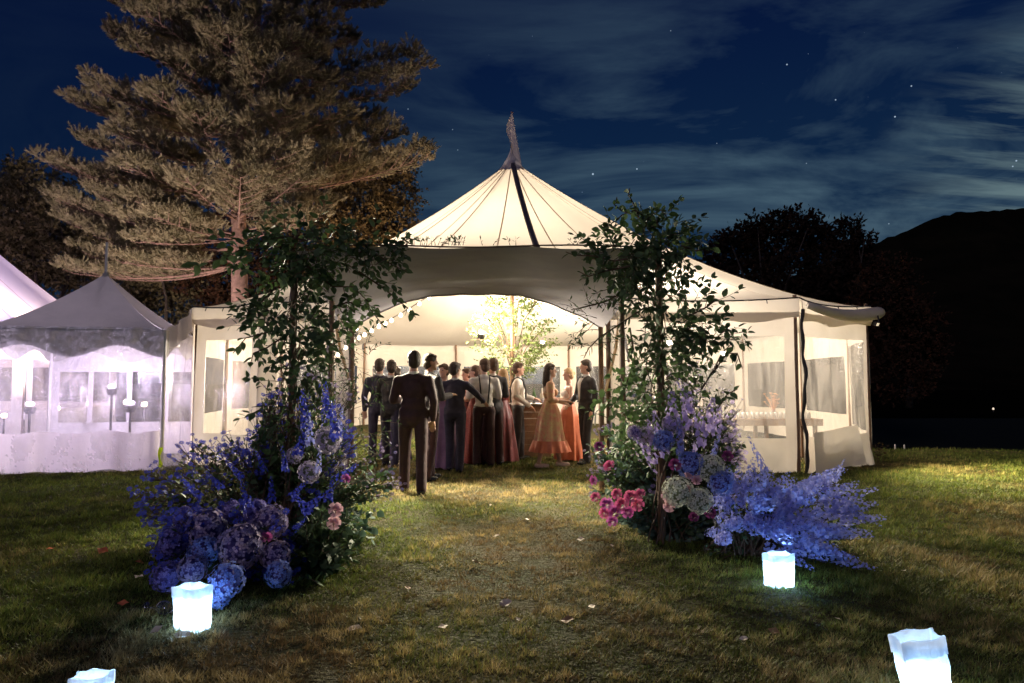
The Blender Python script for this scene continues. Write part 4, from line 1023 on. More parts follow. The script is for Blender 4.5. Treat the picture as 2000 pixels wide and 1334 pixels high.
        ob('bodice', blob_mesh('bodice', bod, top, .013*S, 2), T)
        hem = .30 if outfit == 'sleeved' else .03
        b = MB(); rows = []; K = 64; ph = px*.37
        for j in range(20):
            t = j/19; z = 1.12*(1-t)+hem*t
            rx = .128+.06*min(1, t*4)+.12*t**1.2; ry = .100+.06*min(1, t*4)+.12*t**1.2
            rows.append([V((rx+.030*t*math.sin(9*a+ph+2*t)+.014*t*math.sin(17*a+ph))*math.cos(a), (ry+.030*t*math.sin(9*a+ph+2*t)+.014*t*math.sin(17*a+ph))*math.sin(a), z+(.012*math.sin(5*a) if j == 19 else 0)) for a in [2*PI*k/K for k in range(K+1)]])
        b.grid(rows); b.build('skirt', bottom or top, T, True)
        if outfit == 'sleeved':
            b = MB(); rows = []
            for j in range(5):
                t = j/4; z = (hem+.16)*(1-t)+(hem-.03)*t; rx = .318+.05*t; rows.append([V((rx+.035*t*math.sin(14*a+ph))*math.cos(a), (rx-.03+.035*t*math.sin(14*a+ph))*math.sin(a), z) for a in [2*PI*k/K for k in range(K+1)]])
            b.grid(rows); b.build('hem_ruffle', M_rust, T, True)
        shoes(M_heel)
    if held == 'glass':
        wr = els[1][1]; el = els[1][0]; c = wr+(wr-el).normalized()*.075*S
        o = MB(); o.lathe([(.001, 0), (.03, 0), (.034, .11), (.031, .11), (.028, .008)], 10)
        gl = tag(o.build('tumbler', M_glass, None, True), 'clear drink glass held by '+label[:60].split(' beside')[0].split(' in ')[0].replace('person', 'the guest')+' near picture x', 'glass')
        gl.location = T.matrix_basis@c; return T, gl
    return T

A_dn = ((-.25, -.02, 1.14), (-.24, .06, .90)); B_dn = ((.25, -.02, 1.14), (.24, .06, .90))
A_up = ((-.25, .03, 1.15), (-.14, .26, 1.16)); B_up = ((.25, .03, 1.15), (.14, .26, 1.18))
person('person in a navy suit half hidden behind the left pole, seen from behind', 740, 908, 1.80, 12, 'suit', M_navy, M_navy, 0, arms=[A_dn, B_up], stride=.06, head_turn=-20)
person('person in black suit shoulder to shoulder with the navy suit behind the left pole', 762, 914, 1.76, -15, 'suit', M_blackc, M_navy, 0, arms=[A_up, B_dn], stride=.08, head_turn=25)
person('person with brown bun in a dark wine gown, face turned left, behind the navy suit', 912, 900, 1.66, 120, 'gown', M_wine, M_wine, 1, arms=[A_up, B_up], female=True)
person('person in a deep purple gown between the two dark suits at left', 772, 900, 1.68, -30, 'gown', M_purple, M_purple, 0, arms=[A_up, B_up], female=True, head_turn=20)
person('person in a dark maroon suit standing nearest the camera, back turned, legs apart', 806, 964, 1.80, 6, 'suit', M_maroon, M_maroon, 0, arms=[A_up, B_dn], stride=.16, head_turn=10)
person('person in a black suit with face turned right, just behind the nearest guest', 838, 940, 1.80, -50, 'suit', M_blackc, M_maroon, 0, M_skin2, [A_dn, B_up], stride=.12, head_turn=-25)
person('person in a lavender gown facing the camera between the dark suits', 866, 915, 1.70, 165, 'gown', M_lav, M_lav, 1, arms=[A_up, B_up], female=True, head_turn=-10)
person('person in a navy suit reaching one arm to the right, seen from behind', 888, 922, 1.72, -10, 'suit', M_navy, M_navy, 0, arms=[((-.30, .06, 1.22), (-.26, .30, 1.20)), ((.33, .10, 1.25), (.40, .34, 1.12))], stride=.14, head_turn=-30)
person('person in a red sequinned gown beside the suit with the reaching arm', 928, 905, 1.70, 70, 'gown', M_red, M_red, 1, arms=[A_up, B_up], female=True, head_turn=10)
person('person in white shirt and dark braces, seen from behind, in the middle of the group', 945, 912, 1.80, 8, 'shirt', M_shirt, M_maroon, 1, arms=[A_up, B_up], stride=.08, head_turn=30)
person('person in a black suit with head bowed, right of the white braced shirt', 962, 908, 1.82, 20, 'suit', M_blackc, M_maroon, 1, arms=[A_dn, B_up], stride=.08, head_turn=25)
person('blonde person in a wine red gown beside the bar', 982, 902, 1.64, 60, 'gown', M_wine, M_wine, 2, arms=[A_up, B_up], female=True, longhair=True, head_turn=10)
person('bartender in white shirt and black trousers facing right beside the bar', 1012, 897, 1.78, -95, 'shirt', M_shirt, M_blackc, 1, arms=[((-.24, .0, 1.15), (-.12, .28, 1.10)), ((.25, -.02, 1.15), (.20, .22, .98))], stride=.05)
person('person with long dark hair in a yellow and coral floral dress, in profile', 1074, 912, 1.72, -88, 'sleeved', M_floral, M_floral, 0, arms=[((-.24, .02, 1.14), (-.16, .25, 1.08)), ((.24, .0, 1.14), (.17, .26, 1.12))], female=True, longhair=True, stride=.22)
person('person in a pale top and rust satin skirt behind the floral dress', 1112, 899, 1.66, 100, 'gown', M_shirt, M_rust, 2, arms=[A_up, B_up], female=True)
person('person in a black dinner jacket with bow tie facing left beside the right pole', 1146, 906, 1.79, 118, 'suit', M_blackc, M_blackc, 0, arms=[A_dn, ((.25, .02, 1.15), (.13, .27, 1.0))], stride=.10, head_turn=-20)

# ------------------------------------------------------------------ vine towers and flower arrangements
LV = {}
def leaf_tpl(w, n=3, curl=.18, foldz=.10):
    v = []; f = []
    for i in range(n+2):
        t = i/(n+1); ww = w*math.sin(PI*min(1, t**.8))**.8 if 0 < i < n+1 else 0
        z = -curl*t*t
        if ww == 0: v.append((0, t, z))
        else: v += [(-ww, t, z+foldz*w*2), (0, t, z), (ww, t, z+foldz*w*2)]
    f.append((0, 2, 1)); f.append((0, 3, 2))
    for i in range(n-1):
        a = 1+i*3; b = a+3
        f += [(a, a+1, b+1), (a, b+1, b), (a+1, a+2, b+2), (a+1, b+2, b+1)]
    a = 1+(n-1)*3; e = len(v)-1
    f += [(a, a+1, e), (a+1, a+2, e)]
    return np.array(v, float), np.array(f)
OVAL = leaf_tpl(.30, 3, .16); SLIM = leaf_tpl(.13, 2, .12); ROUND = leaf_tpl(.42, 3, .10)
leafmeshes = {}
def put_leaves(T, name, tpl, m, pos, dr, sc, nparts, rr):
    """the leaves that show largest become parts sharing one mesh; the others are joined"""
    if not len(pos): return
    pos = np.array(pos); dr = np.array(dr); sc = np.array(sc); rot = basis(dr, rr.normal(size=len(pos))*.7+(rr.random(len(pos)) < .5)*0)
    b = np.array(T.location)
    score = sc/pos[:, 1]*(1+.25*rr.random(len(pos)))-.004*(pos[:, 1]-pos[:, 1].min())
    order = np.argsort(-score); A = order[:nparts]; B = order[nparts:]
    key = (id(tpl), m.name)
    if key not in leafmeshes: leafmeshes[key] = mesh('leaf', tpl[0], tpl[1], m, True)
    for i in A:
        o = bpy.data.objects.new(name, leafmeshes[key]); COL.objects.link(o); o.parent = T
        M_ = Matrix.Identity(4)
        for c in range(3):
            for r_ in range(3): M_[r_][c] = rot[i, r_, c]*sc[i]
            M_[c][3] = pos[i, c]-b[c]
        o.matrix_basis = M_
    if len(B):
        V, Fa = scatter(tpl[0], tpl[1], pos[B]-b, rot[B], sc[B])
        tag(ob('foliage', mesh('foliage', V, Fa, m, True), T), kind='stuff')
def rnd_dir(rr): v = rr.normal(size=3); return v/np.linalg.norm(v)
def sprig(rr, p, d, L, n, size, out, tw, droop=.25, spread=.8, rad=.004):
    """a twig with alternate leaves"""
    p = np.array(p, float); d = np.array(d, float); pts = [p.copy()]
    side = np.cross(d, [0, 0, 1.]); side = side/(np.linalg.norm(side)+1e-6); upv = np.cross(side, d)
    ph = rr.random()*6.28
    for k in range(n):
        d = d+np.array([0, 0, -droop/n])+rr.normal(size=3)*.10; d /= np.linalg.norm(d)
        p = p+d*L/n; pts.append(p.copy())
        a = ph+k*2.4
        ld = side*math.cos(a)+upv*math.sin(a); ld = ld*spread+d*.7+np.array([0, 0, -.15]); ld /= np.linalg.norm(ld)
        out[0].append(p+ld*.01); out[1].append(ld); out[2].append(size*(.6+.6*rr.random())*(1-.3*k/n))
    out[0].append(p); out[1].append(d); out[2].append(size*.7)
    tw.tube([tuple(q) for q in pts], [rad*(1-.7*i/n) for i in range(n+1)], 3, False)

def vine_tower(label, base, arms, blobs, seed, pole_h, leaf=.094, group='vine towers at the entrance'):
    """stems climbing a post, leafy sprigs in measured clumps and long free arms"""
    rr = np.random.default_rng(seed)
    T = thing('vine_tower', label, 'vine', base, group=group); tw = MB()
    main = ([], [], []); dark = ([], [], []); slim = ([], [], [])
    class Sub(MB):
        pass
    tmp = MB()
    for k in range(5):                                  # main stems twisting up the post
        a0 = k*1.3; pts = []
        for i in range(24):
            z = pole_h*i/23; a = a0+i*.42; r = .07+.05*math.sin(i*.8+k)
            pts.append((base[0]+r*math.cos(a), base[1]+r*math.sin(a), z))
        tmp.tube(pts, [.008*(1-.6*i/23) for i in range(24)], 5)
    for (px, py, rx, ry, d, n, kind) in blobs:          # clumps: centre px, radii px, depth, number of sprigs
        for k in range(int(n*.95)):
            a = rr.random()*6.28; q = math.sqrt(rr.random())
            c = P(px+rx*q*math.cos(a), py+ry*q*math.sin(a), d+rr.normal()*.16)
            dr_ = np.array([math.cos(a)*.7, rr.normal()*.4-.25, -math.sin(a)*.5+.1])+rnd_dir(rr)*.6; dr_ /= np.linalg.norm(dr_)
            out = {'m': main, 'd': dark, 's': slim}[kind]
            sprig(rr, tuple(c), dr_, .16+.16*rr.random(), 6, leaf*(1 if kind != 's' else .72), out, tmp)
    for pxs, d, sz, kind in arms:                       # free arms, a list of photo points
        pts = [P(x, y, d+.05*math.sin(i*2)) for i, (x, y) in enumerate(pxs)]
        tmp.tube([tuple(p) for p in pts], [.009*(1-.7*i/len(pts)) for i in range(len(pts))], 5)
        out = {'m': main, 'd': dark, 's': slim}[kind]
        for i in range(len(pts)-1):
            L = (pts[i+1]-pts[i]).length; n = max(2, int(L/(sz*.42)))
            dd = (pts[i+1]-pts[i]).normalized()
            for k in range(n):
                p = pts[i].lerp(pts[i+1], k/n); sd = Vector(rnd_dir(rr)); sd = (sd-dd*sd.dot(dd)).normalized()
                ld = (sd*.8+dd*.6+Vector((0, -.1, -.1))).normalized()
                out[0].append(np.array(p)); out[1].append(np.array(ld)); out[2].append(sz*(.75+.5*rr.random()))
    bv = Vector(base)
    tmp.v = [(a[0]-bv.x, a[1]-bv.y, a[2]-bv.z) for a in tmp.v]
    tmp.build('vine_stem', M_twig, T)
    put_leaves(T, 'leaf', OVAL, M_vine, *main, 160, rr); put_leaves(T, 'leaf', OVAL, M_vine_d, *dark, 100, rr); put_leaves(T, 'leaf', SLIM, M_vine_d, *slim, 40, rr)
    return T
fl_ = P(571, 1054, 6.05); frt = P(1288, 1054, 6.05)
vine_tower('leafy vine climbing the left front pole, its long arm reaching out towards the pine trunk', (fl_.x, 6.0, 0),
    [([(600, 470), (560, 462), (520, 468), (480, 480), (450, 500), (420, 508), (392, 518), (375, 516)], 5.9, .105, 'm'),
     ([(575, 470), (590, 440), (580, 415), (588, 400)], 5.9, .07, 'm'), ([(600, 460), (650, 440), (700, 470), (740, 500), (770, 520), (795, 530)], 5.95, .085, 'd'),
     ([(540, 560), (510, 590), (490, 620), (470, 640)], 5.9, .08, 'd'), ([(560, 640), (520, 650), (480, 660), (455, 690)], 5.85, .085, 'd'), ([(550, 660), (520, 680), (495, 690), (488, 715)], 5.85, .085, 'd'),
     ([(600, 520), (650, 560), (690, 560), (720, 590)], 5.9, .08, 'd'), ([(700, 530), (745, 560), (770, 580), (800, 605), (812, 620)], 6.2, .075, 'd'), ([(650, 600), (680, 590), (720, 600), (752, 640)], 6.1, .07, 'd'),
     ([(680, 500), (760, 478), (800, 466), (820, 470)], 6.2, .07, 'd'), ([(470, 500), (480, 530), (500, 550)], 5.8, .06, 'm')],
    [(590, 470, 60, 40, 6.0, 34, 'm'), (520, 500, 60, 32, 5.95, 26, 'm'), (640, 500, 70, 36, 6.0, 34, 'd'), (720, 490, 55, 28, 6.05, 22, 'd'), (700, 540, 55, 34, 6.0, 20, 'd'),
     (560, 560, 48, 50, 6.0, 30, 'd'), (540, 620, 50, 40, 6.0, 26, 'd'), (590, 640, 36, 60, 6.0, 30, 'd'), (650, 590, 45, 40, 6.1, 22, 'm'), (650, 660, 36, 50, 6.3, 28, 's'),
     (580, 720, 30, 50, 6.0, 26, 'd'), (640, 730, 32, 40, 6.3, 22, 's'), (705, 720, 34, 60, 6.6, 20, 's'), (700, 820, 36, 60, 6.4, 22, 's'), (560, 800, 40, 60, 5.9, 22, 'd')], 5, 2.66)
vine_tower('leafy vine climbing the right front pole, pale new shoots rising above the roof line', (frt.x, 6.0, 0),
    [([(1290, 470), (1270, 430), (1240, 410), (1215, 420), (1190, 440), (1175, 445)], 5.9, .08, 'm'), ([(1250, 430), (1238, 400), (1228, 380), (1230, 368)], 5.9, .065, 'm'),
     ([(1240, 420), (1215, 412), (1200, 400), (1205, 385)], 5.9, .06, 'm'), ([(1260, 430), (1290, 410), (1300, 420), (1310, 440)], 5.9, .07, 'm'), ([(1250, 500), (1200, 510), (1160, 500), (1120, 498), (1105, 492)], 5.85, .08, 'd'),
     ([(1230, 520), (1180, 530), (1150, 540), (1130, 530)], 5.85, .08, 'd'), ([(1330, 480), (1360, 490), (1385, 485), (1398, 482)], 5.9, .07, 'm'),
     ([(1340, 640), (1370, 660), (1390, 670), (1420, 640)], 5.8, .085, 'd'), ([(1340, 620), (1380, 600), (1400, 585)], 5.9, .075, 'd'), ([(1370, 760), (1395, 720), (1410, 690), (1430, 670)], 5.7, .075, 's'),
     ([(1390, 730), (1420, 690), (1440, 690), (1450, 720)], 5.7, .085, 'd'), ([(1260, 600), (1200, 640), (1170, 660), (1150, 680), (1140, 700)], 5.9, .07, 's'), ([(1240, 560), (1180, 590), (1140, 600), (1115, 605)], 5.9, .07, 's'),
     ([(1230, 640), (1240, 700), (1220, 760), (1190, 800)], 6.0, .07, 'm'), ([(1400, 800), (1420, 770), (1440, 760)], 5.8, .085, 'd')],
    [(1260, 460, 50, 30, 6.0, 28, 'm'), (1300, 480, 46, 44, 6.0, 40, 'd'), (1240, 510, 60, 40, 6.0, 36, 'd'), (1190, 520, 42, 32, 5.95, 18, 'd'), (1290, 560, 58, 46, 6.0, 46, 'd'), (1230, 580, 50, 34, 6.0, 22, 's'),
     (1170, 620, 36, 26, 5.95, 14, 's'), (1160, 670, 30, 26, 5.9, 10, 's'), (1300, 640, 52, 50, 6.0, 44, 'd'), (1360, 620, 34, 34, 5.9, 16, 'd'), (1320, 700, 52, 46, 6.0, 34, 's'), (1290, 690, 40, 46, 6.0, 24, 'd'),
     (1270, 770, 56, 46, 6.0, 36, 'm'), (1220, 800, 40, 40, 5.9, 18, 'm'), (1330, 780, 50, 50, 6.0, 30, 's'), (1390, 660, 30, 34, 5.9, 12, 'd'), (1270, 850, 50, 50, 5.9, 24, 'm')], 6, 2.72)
cg = thing('pole_greenery', 'leafy branches tied round the centre pole inside the tent, above the guests', 'branches', (.02, 17.2, 1.4)); rr = np.random.default_rng(15); out = ([], [], []); tmp = MB()
for k in range(330):
    a = rr.random()*6.28; zz_ = rr.random(); r_ = .15+.75*math.sin(min(1, zz_*1.1)*PI*.9)*rr.random()
    c = np.array([.02+r_*math.cos(a)*1.15, 17.2+r_*math.sin(a)*.7, 1.5+2.0*zz_]); dv = np.array([math.cos(a), math.sin(a)*.6, .5])+rnd_dir(rr)*.5
    sprig(rr, c, dv/np.linalg.norm(dv), .35, 7, .10, out, tmp)
for k in range(9):
    a = k*.7; tmp.tube([(.02, 17.2, 1.6), (.02+.35*math.cos(a), 17.2+.2*math.sin(a), 2.3+.08*k), (.02+.8*math.cos(a), 17.2+.4*math.sin(a), 2.8+.09*k)], .014, 5)
tmp.v = [(p[0]-.02, p[1]-17.2, p[2]-1.4) for p in tmp.v]; tmp.build('branch', M_twig, cg); put_leaves(cg, 'leaf', OVAL, mat('lit_branch_leaf', (.07, .12, .025), .6, (.15, .19, .05), 3, trans=.35), *out, 250, rr)
# garland leaves peeping over the canopy beam
T = thing('leaf_garland', 'few dark leaf sprigs peeping over the top edge of the entrance canopy', 'garland', (-.3, 6.05, 2.63)); rr = np.random.default_rng(9); out = ([], [], []); tmp = MB()
tmp.tube([(-1.7+.28*i, 6.06, 2.625+.01*math.sin(i)) for i in range(12)], .008, 5)
for px, n in ((800, 5), (830, 5), (862, 4), (880, 3), (892, 3), (900, 3), (960, 2), (1010, 2), (1120, 4)):
    for k in range(n):
        p = P(px+rr.normal()*6, 484, 6.05); sprig(rr, (p.x, 6.05, 2.63), (rr.normal()*.4, -.1, 1), .05, 2, .06, out, tmp, .1)
tmp.v = [(a[0]+.3, a[1]-6.05, a[2]-2.63) for a in tmp.v]; tmp.build('garland_stem', M_twig, T); put_leaves(T, 'leaf', SLIM, M_vine_d, *out, 200, rr)

# --- bloom templates
def hydrangea_mesh(m, seed):
    rr = np.random.default_rng(seed); V = []; Fc = []
    n = 128
    for i in range(n):
        z = 1-1.75*(i+.5)/n; a = i*2.39996; r = math.sqrt(max(0, 1-z*z)); d = np.array([r*math.cos(a), r*math.sin(a), z*.88])+rr.normal(size=3)*.05
        d /= np.linalg.norm(d); c = d*(.80+.24*rr.random()); h = np.array([0, 0, 1.]) if abs(d[2]) < .9 else np.array([1., 0, 0])
        x = np.cross(d, h); x /= np.linalg.norm(x); y = np.cross(d, x); ro = rr.random()*1.57; s = .175*(.75+.5*rr.random()); tl = rr.normal(size=3)*.42
        nd = d+tl; nd /= np.linalg.norm(nd)
        for k in range(4):
            t = ro+k*PI/2; e = x*math.cos(t)+y*math.sin(t); f = -x*math.sin(t)+y*math.cos(t); b0 = len(V)
            V += [c-nd*.01, c+e*s*.6+f*s*.42+nd*.02, c+e*s*1.05+nd*(.05-.08*rr.random()), c+e*s*.6-f*s*.42+nd*.02]; Fc.append((b0, b0+1, b0+2, b0+3))
    return mesh('hydrangea_bloom', np.array(V), np.array(Fc), m)
def spike_mesh(m, seed, n=32, open_=.19):
    """delphinium: cupped five petal florets spiralling round an upright axis of unit length (+Z)"""
    rr = np.random.default_rng(seed); V = []; Fc = []
    for i in range(n):
        t = .12+.86*(i+.5)/n; a = i*2.39996; k_ = (1-t*.72)*(.85+.3*rr.random()); d = np.array([math.cos(a), math.sin(a), .25+.2*rr.normal()]); d /= np.linalg.norm(d)
        c = np.array([0, 0, t])+d*open_*(.45+.35*rr.random())*k_; x = np.cross(d, [0, 0, 1.]); x /= np.linalg.norm(x); y = np.cross(d, x); s = open_*.40*k_*(.7+.5*rr.random()); ro = rr.random()*6
        for k in range(5):
            u = ro+k*2*PI/5; e = x*math.cos(u)+y*math.sin(u); f = -x*math.sin(u)+y*math.cos(u); b0 = len(V)
            V += [c, c+e*s*.6+f*s*.4+d*s*.25, c+e*s*1.1+d*s*(.2+.3*rr.random()), c+e*s*.6-f*s*.4+d*s*.25]; Fc.append((b0, b0+1, b0+2, b0+3))
    return mesh('delphinium_bloom', np.array(V), np.array(Fc), m)
def rose_mesh(m, seed):
    rr = np.random.default_rng(seed); b = MB()
    for ring_, (n, r0, h, fl2) in enumerate(((3, .22, .75, .05), (4, .42, .72, .18), (5, .62, .62, .34), (6, .80, .45, .55))):
        for k in range(n):
            a = 2*PI*k/n+ring_*.7+rr.normal()*.1; rows = []
            for j in range(4):
                t = j/3; r = r0*(.45+.55*math.sin(min(1, t*1.2)*PI/2))+fl2*t**3*.5; z = -.1+h*t-fl2*.25*t**3
                rows.append([((r+.03*math.sin(q*3))*math.cos(a+q*(.62+.25*(1-ring_/4))*2.2/max(2.2, n*.62)), (r)*math.sin(a+q*(.62+.25*(1-ring_/4))*2.2/max(2.2, n*.62)), z-.10*q*q*t) for q in (-1, -.4, .4, 1)])
            b.grid(rows)
    return b.mesh('rose_bloom', m, True)
def daisy_mesh(m):
    V = []; Fc = []
    for k in range(9):
        a = 2*PI*k/9; e = np.array([math.cos(a), math.sin(a), 0]); f = np.array([-math.sin(a), math.cos(a), 0]); b0 = len(V)
        V += [e*.12, e*.6+f*.2+[0, 0, .12], e+[0, 0, .05*(k % 3)], e*.6-f*.2+[0, 0, .12]]; Fc.append((b0, b0+1, b0+2, b0+3))
    return np.array(V, float), np.array(Fc)
HYD = [hydrangea_mesh(m, 20+i) for i, m in enumerate(M_hyd)]
SPK = {'b': spike_mesh(M_del, 1), 'd': spike_mesh(M_del_d, 2, 38, .22), 'l': spike_mesh(M_del_l, 3, 26, .27)}
ROSE = [rose_mesh(m, 40+i) for i, m in enumerate(M_rose)]
DAISY = daisy_mesh(None)
core_b = MB(); core_b.lathe([(.001, -.66), (.5, -.45), (.70, 0), (.5, .48), (.001, .66)], 12)
def bloom(T, kind, px, py, d, r, mi, rr, tilt=None):
    p = P(px, py, d); o = Vector(T.location)
    me = {'hyd': HYD, 'rose': ROSE}[kind][mi]
    nm = {'hyd': 'hydrangea_bloom', 'rose': 'rose_bloom'}[kind]
    dv = Vector((rr.normal()*.35+(p.x-o.x)*.5, -1+rr.normal()*.2, .55+rr.normal()*.3)) if tilt is None else Vector(tilt)
    q = dv.to_track_quat('Z', 'Y').to_euler()
    b = ob(nm, me, T, p-o, q, r*d/F*(1 if kind == 'rose' else .88+.28*rr.random()))
    if kind == 'hyd':
        core = ob('bloom_core', core_b.mesh('bloom_core', M_hcore[1 if mi > 2 else 0]), b)
    return b
def spike(T, kind, base, tip, rr, fat=1.0):
    """a delphinium spike whose flowered part runs from base to tip (photo px, py, depth)"""
    a = P(*base); b = P(*tip); o = Vector(T.location); d = b-a; L = d.length
    s = ob('delphinium_bloom', SPK[kind], T, a-o, d.to_track_quat('Z', 'Y').to_euler(), (L*fat, L*fat, L))
    s.rotation_euler.rotate_axis('Z', rr.random()*6)
    return s
def stems(T, rr, O, env, n, dj, leafkinds, leafsize, flower=None, fsize=.02, reach=(.55, 1.05), twr=.005, nparts=60, name='stem'):
    """many stems fanning from the foot of the arrangement to an outline, leafy and flowered on their outer part"""
    tmp = MB(); outs = {k: ([], [], []) for k in leafkinds}; fp = []; fd = []; fs = []; ks = list(leafkinds)
    O = Vector(O); nE = len(env)
    for i in range(int(n*1.35)):
        u = rr.random()*(nE-1); k = int(u); f = u-k
        px = env[k][0]*(1-f)+env[k+1][0]*f; py = env[k][1]*(1-f)+env[k+1][1]*f
        dd = O.y+rr.normal()*dj-.1; tip = P(px, py, dd); q = reach[0]+(reach[1]-reach[0])*rr.random()**.7
        s0 = O+Vector((rr.normal()*.12, rr.normal()*.12, 0)); end = s0.lerp(tip, q); end.z = max(end.z, .04)
        ctrl = s0.lerp(end, .45)+Vector((0, 0, .12*(end-s0).length))
        def bz(t): return s0*(1-t)**2+ctrl*2*t*(1-t)+end*t*t
        pts = [bz(t) for t in np.linspace(.1, 1, 8)]
        tmp.tube([tuple(p) for p in pts], [twr*(1-.08*j) for j in range(8)], 3, False)
        lk = ks[int(rr.integers(len(ks)))]
        L = (end-s0).length; nl = int(4+L*16)
        for j in range(nl):
            t = .35+.65*j/nl; p = bz(t); dv = (bz(min(1, t+.03))-bz(t-.03)).normalized(); sd = Vector(rnd_dir(rr)); ld = (sd*.85+dv*.6).normalized()
            outs[lk][0].append(np.array(p)); outs[lk][1].append(np.array(ld)); outs[lk][2].append(leafsize*(.6+.7*rr.random())*(1.25-.5*t))
        if flower is not None and rr.random() < flower[1]:
            for j in range(flower[2]):
                c = end+Vector(rr.normal(size=3)*flower[3]); tmp.tube([tuple(pts[-2]), tuple(c)], .002, 3, False)
                fp.append(np.array(c)); v = np.array([rr.normal()*.5, -.7+rr.normal()*.4, .8]); fd.append(v/np.linalg.norm(v)); fs.append(fsize*(.7+.6*rr.random()))
    b = T.location
    tmp.v = [(a[0]-b[0], a[1]-b[1], a[2]-b[2]) for a in tmp.v]; tmp.build(name, M_twig, T)
    TP = {'o': (OVAL, M_vine), 'k': (OVAL, M_vine_d), 'e': (ROUND, M_euca), 's': (SLIM, M_olive), 'g': (SLIM, M_vine)}
    for k, out in outs.items(): put_leaves(T, 'leaf', *TP[k], *out, nparts, rr)
    if fp:
        fp = np.array(fp); fd = np.array(fd); fs = np.array(fs); R_ = basis(fd, rr.random(len(fp))*6)[:, :, [0, 2, 1]]
        me = mesh('small_bloom', DAISY[0], DAISY[1], flower[0]); order = np.argsort(fp[:, 1]-fs*8); A = order[:110]; B = order[110:]
        for i in A:
            M_ = Matrix.Identity(4)
            for c in range(3):
                for r_ in range(3): M_[r_][c] = R_[i, r_, c]*fs[i]
                M_[c][3] = fp[i, c]-b[c]
            o = bpy.data.objects.new('small_bloom', me); COL.objects.link(o); o.parent = T; o.matrix_basis = M_
        if len(B):
            V, Fa = scatter(DAISY[0], DAISY[1], fp[B]-np.array(b), R_[B], fs[B]); tag(ob('small_bloom_mass', mesh('small_bloom_mass', V, Fa, flower[0]), T), kind='stuff')

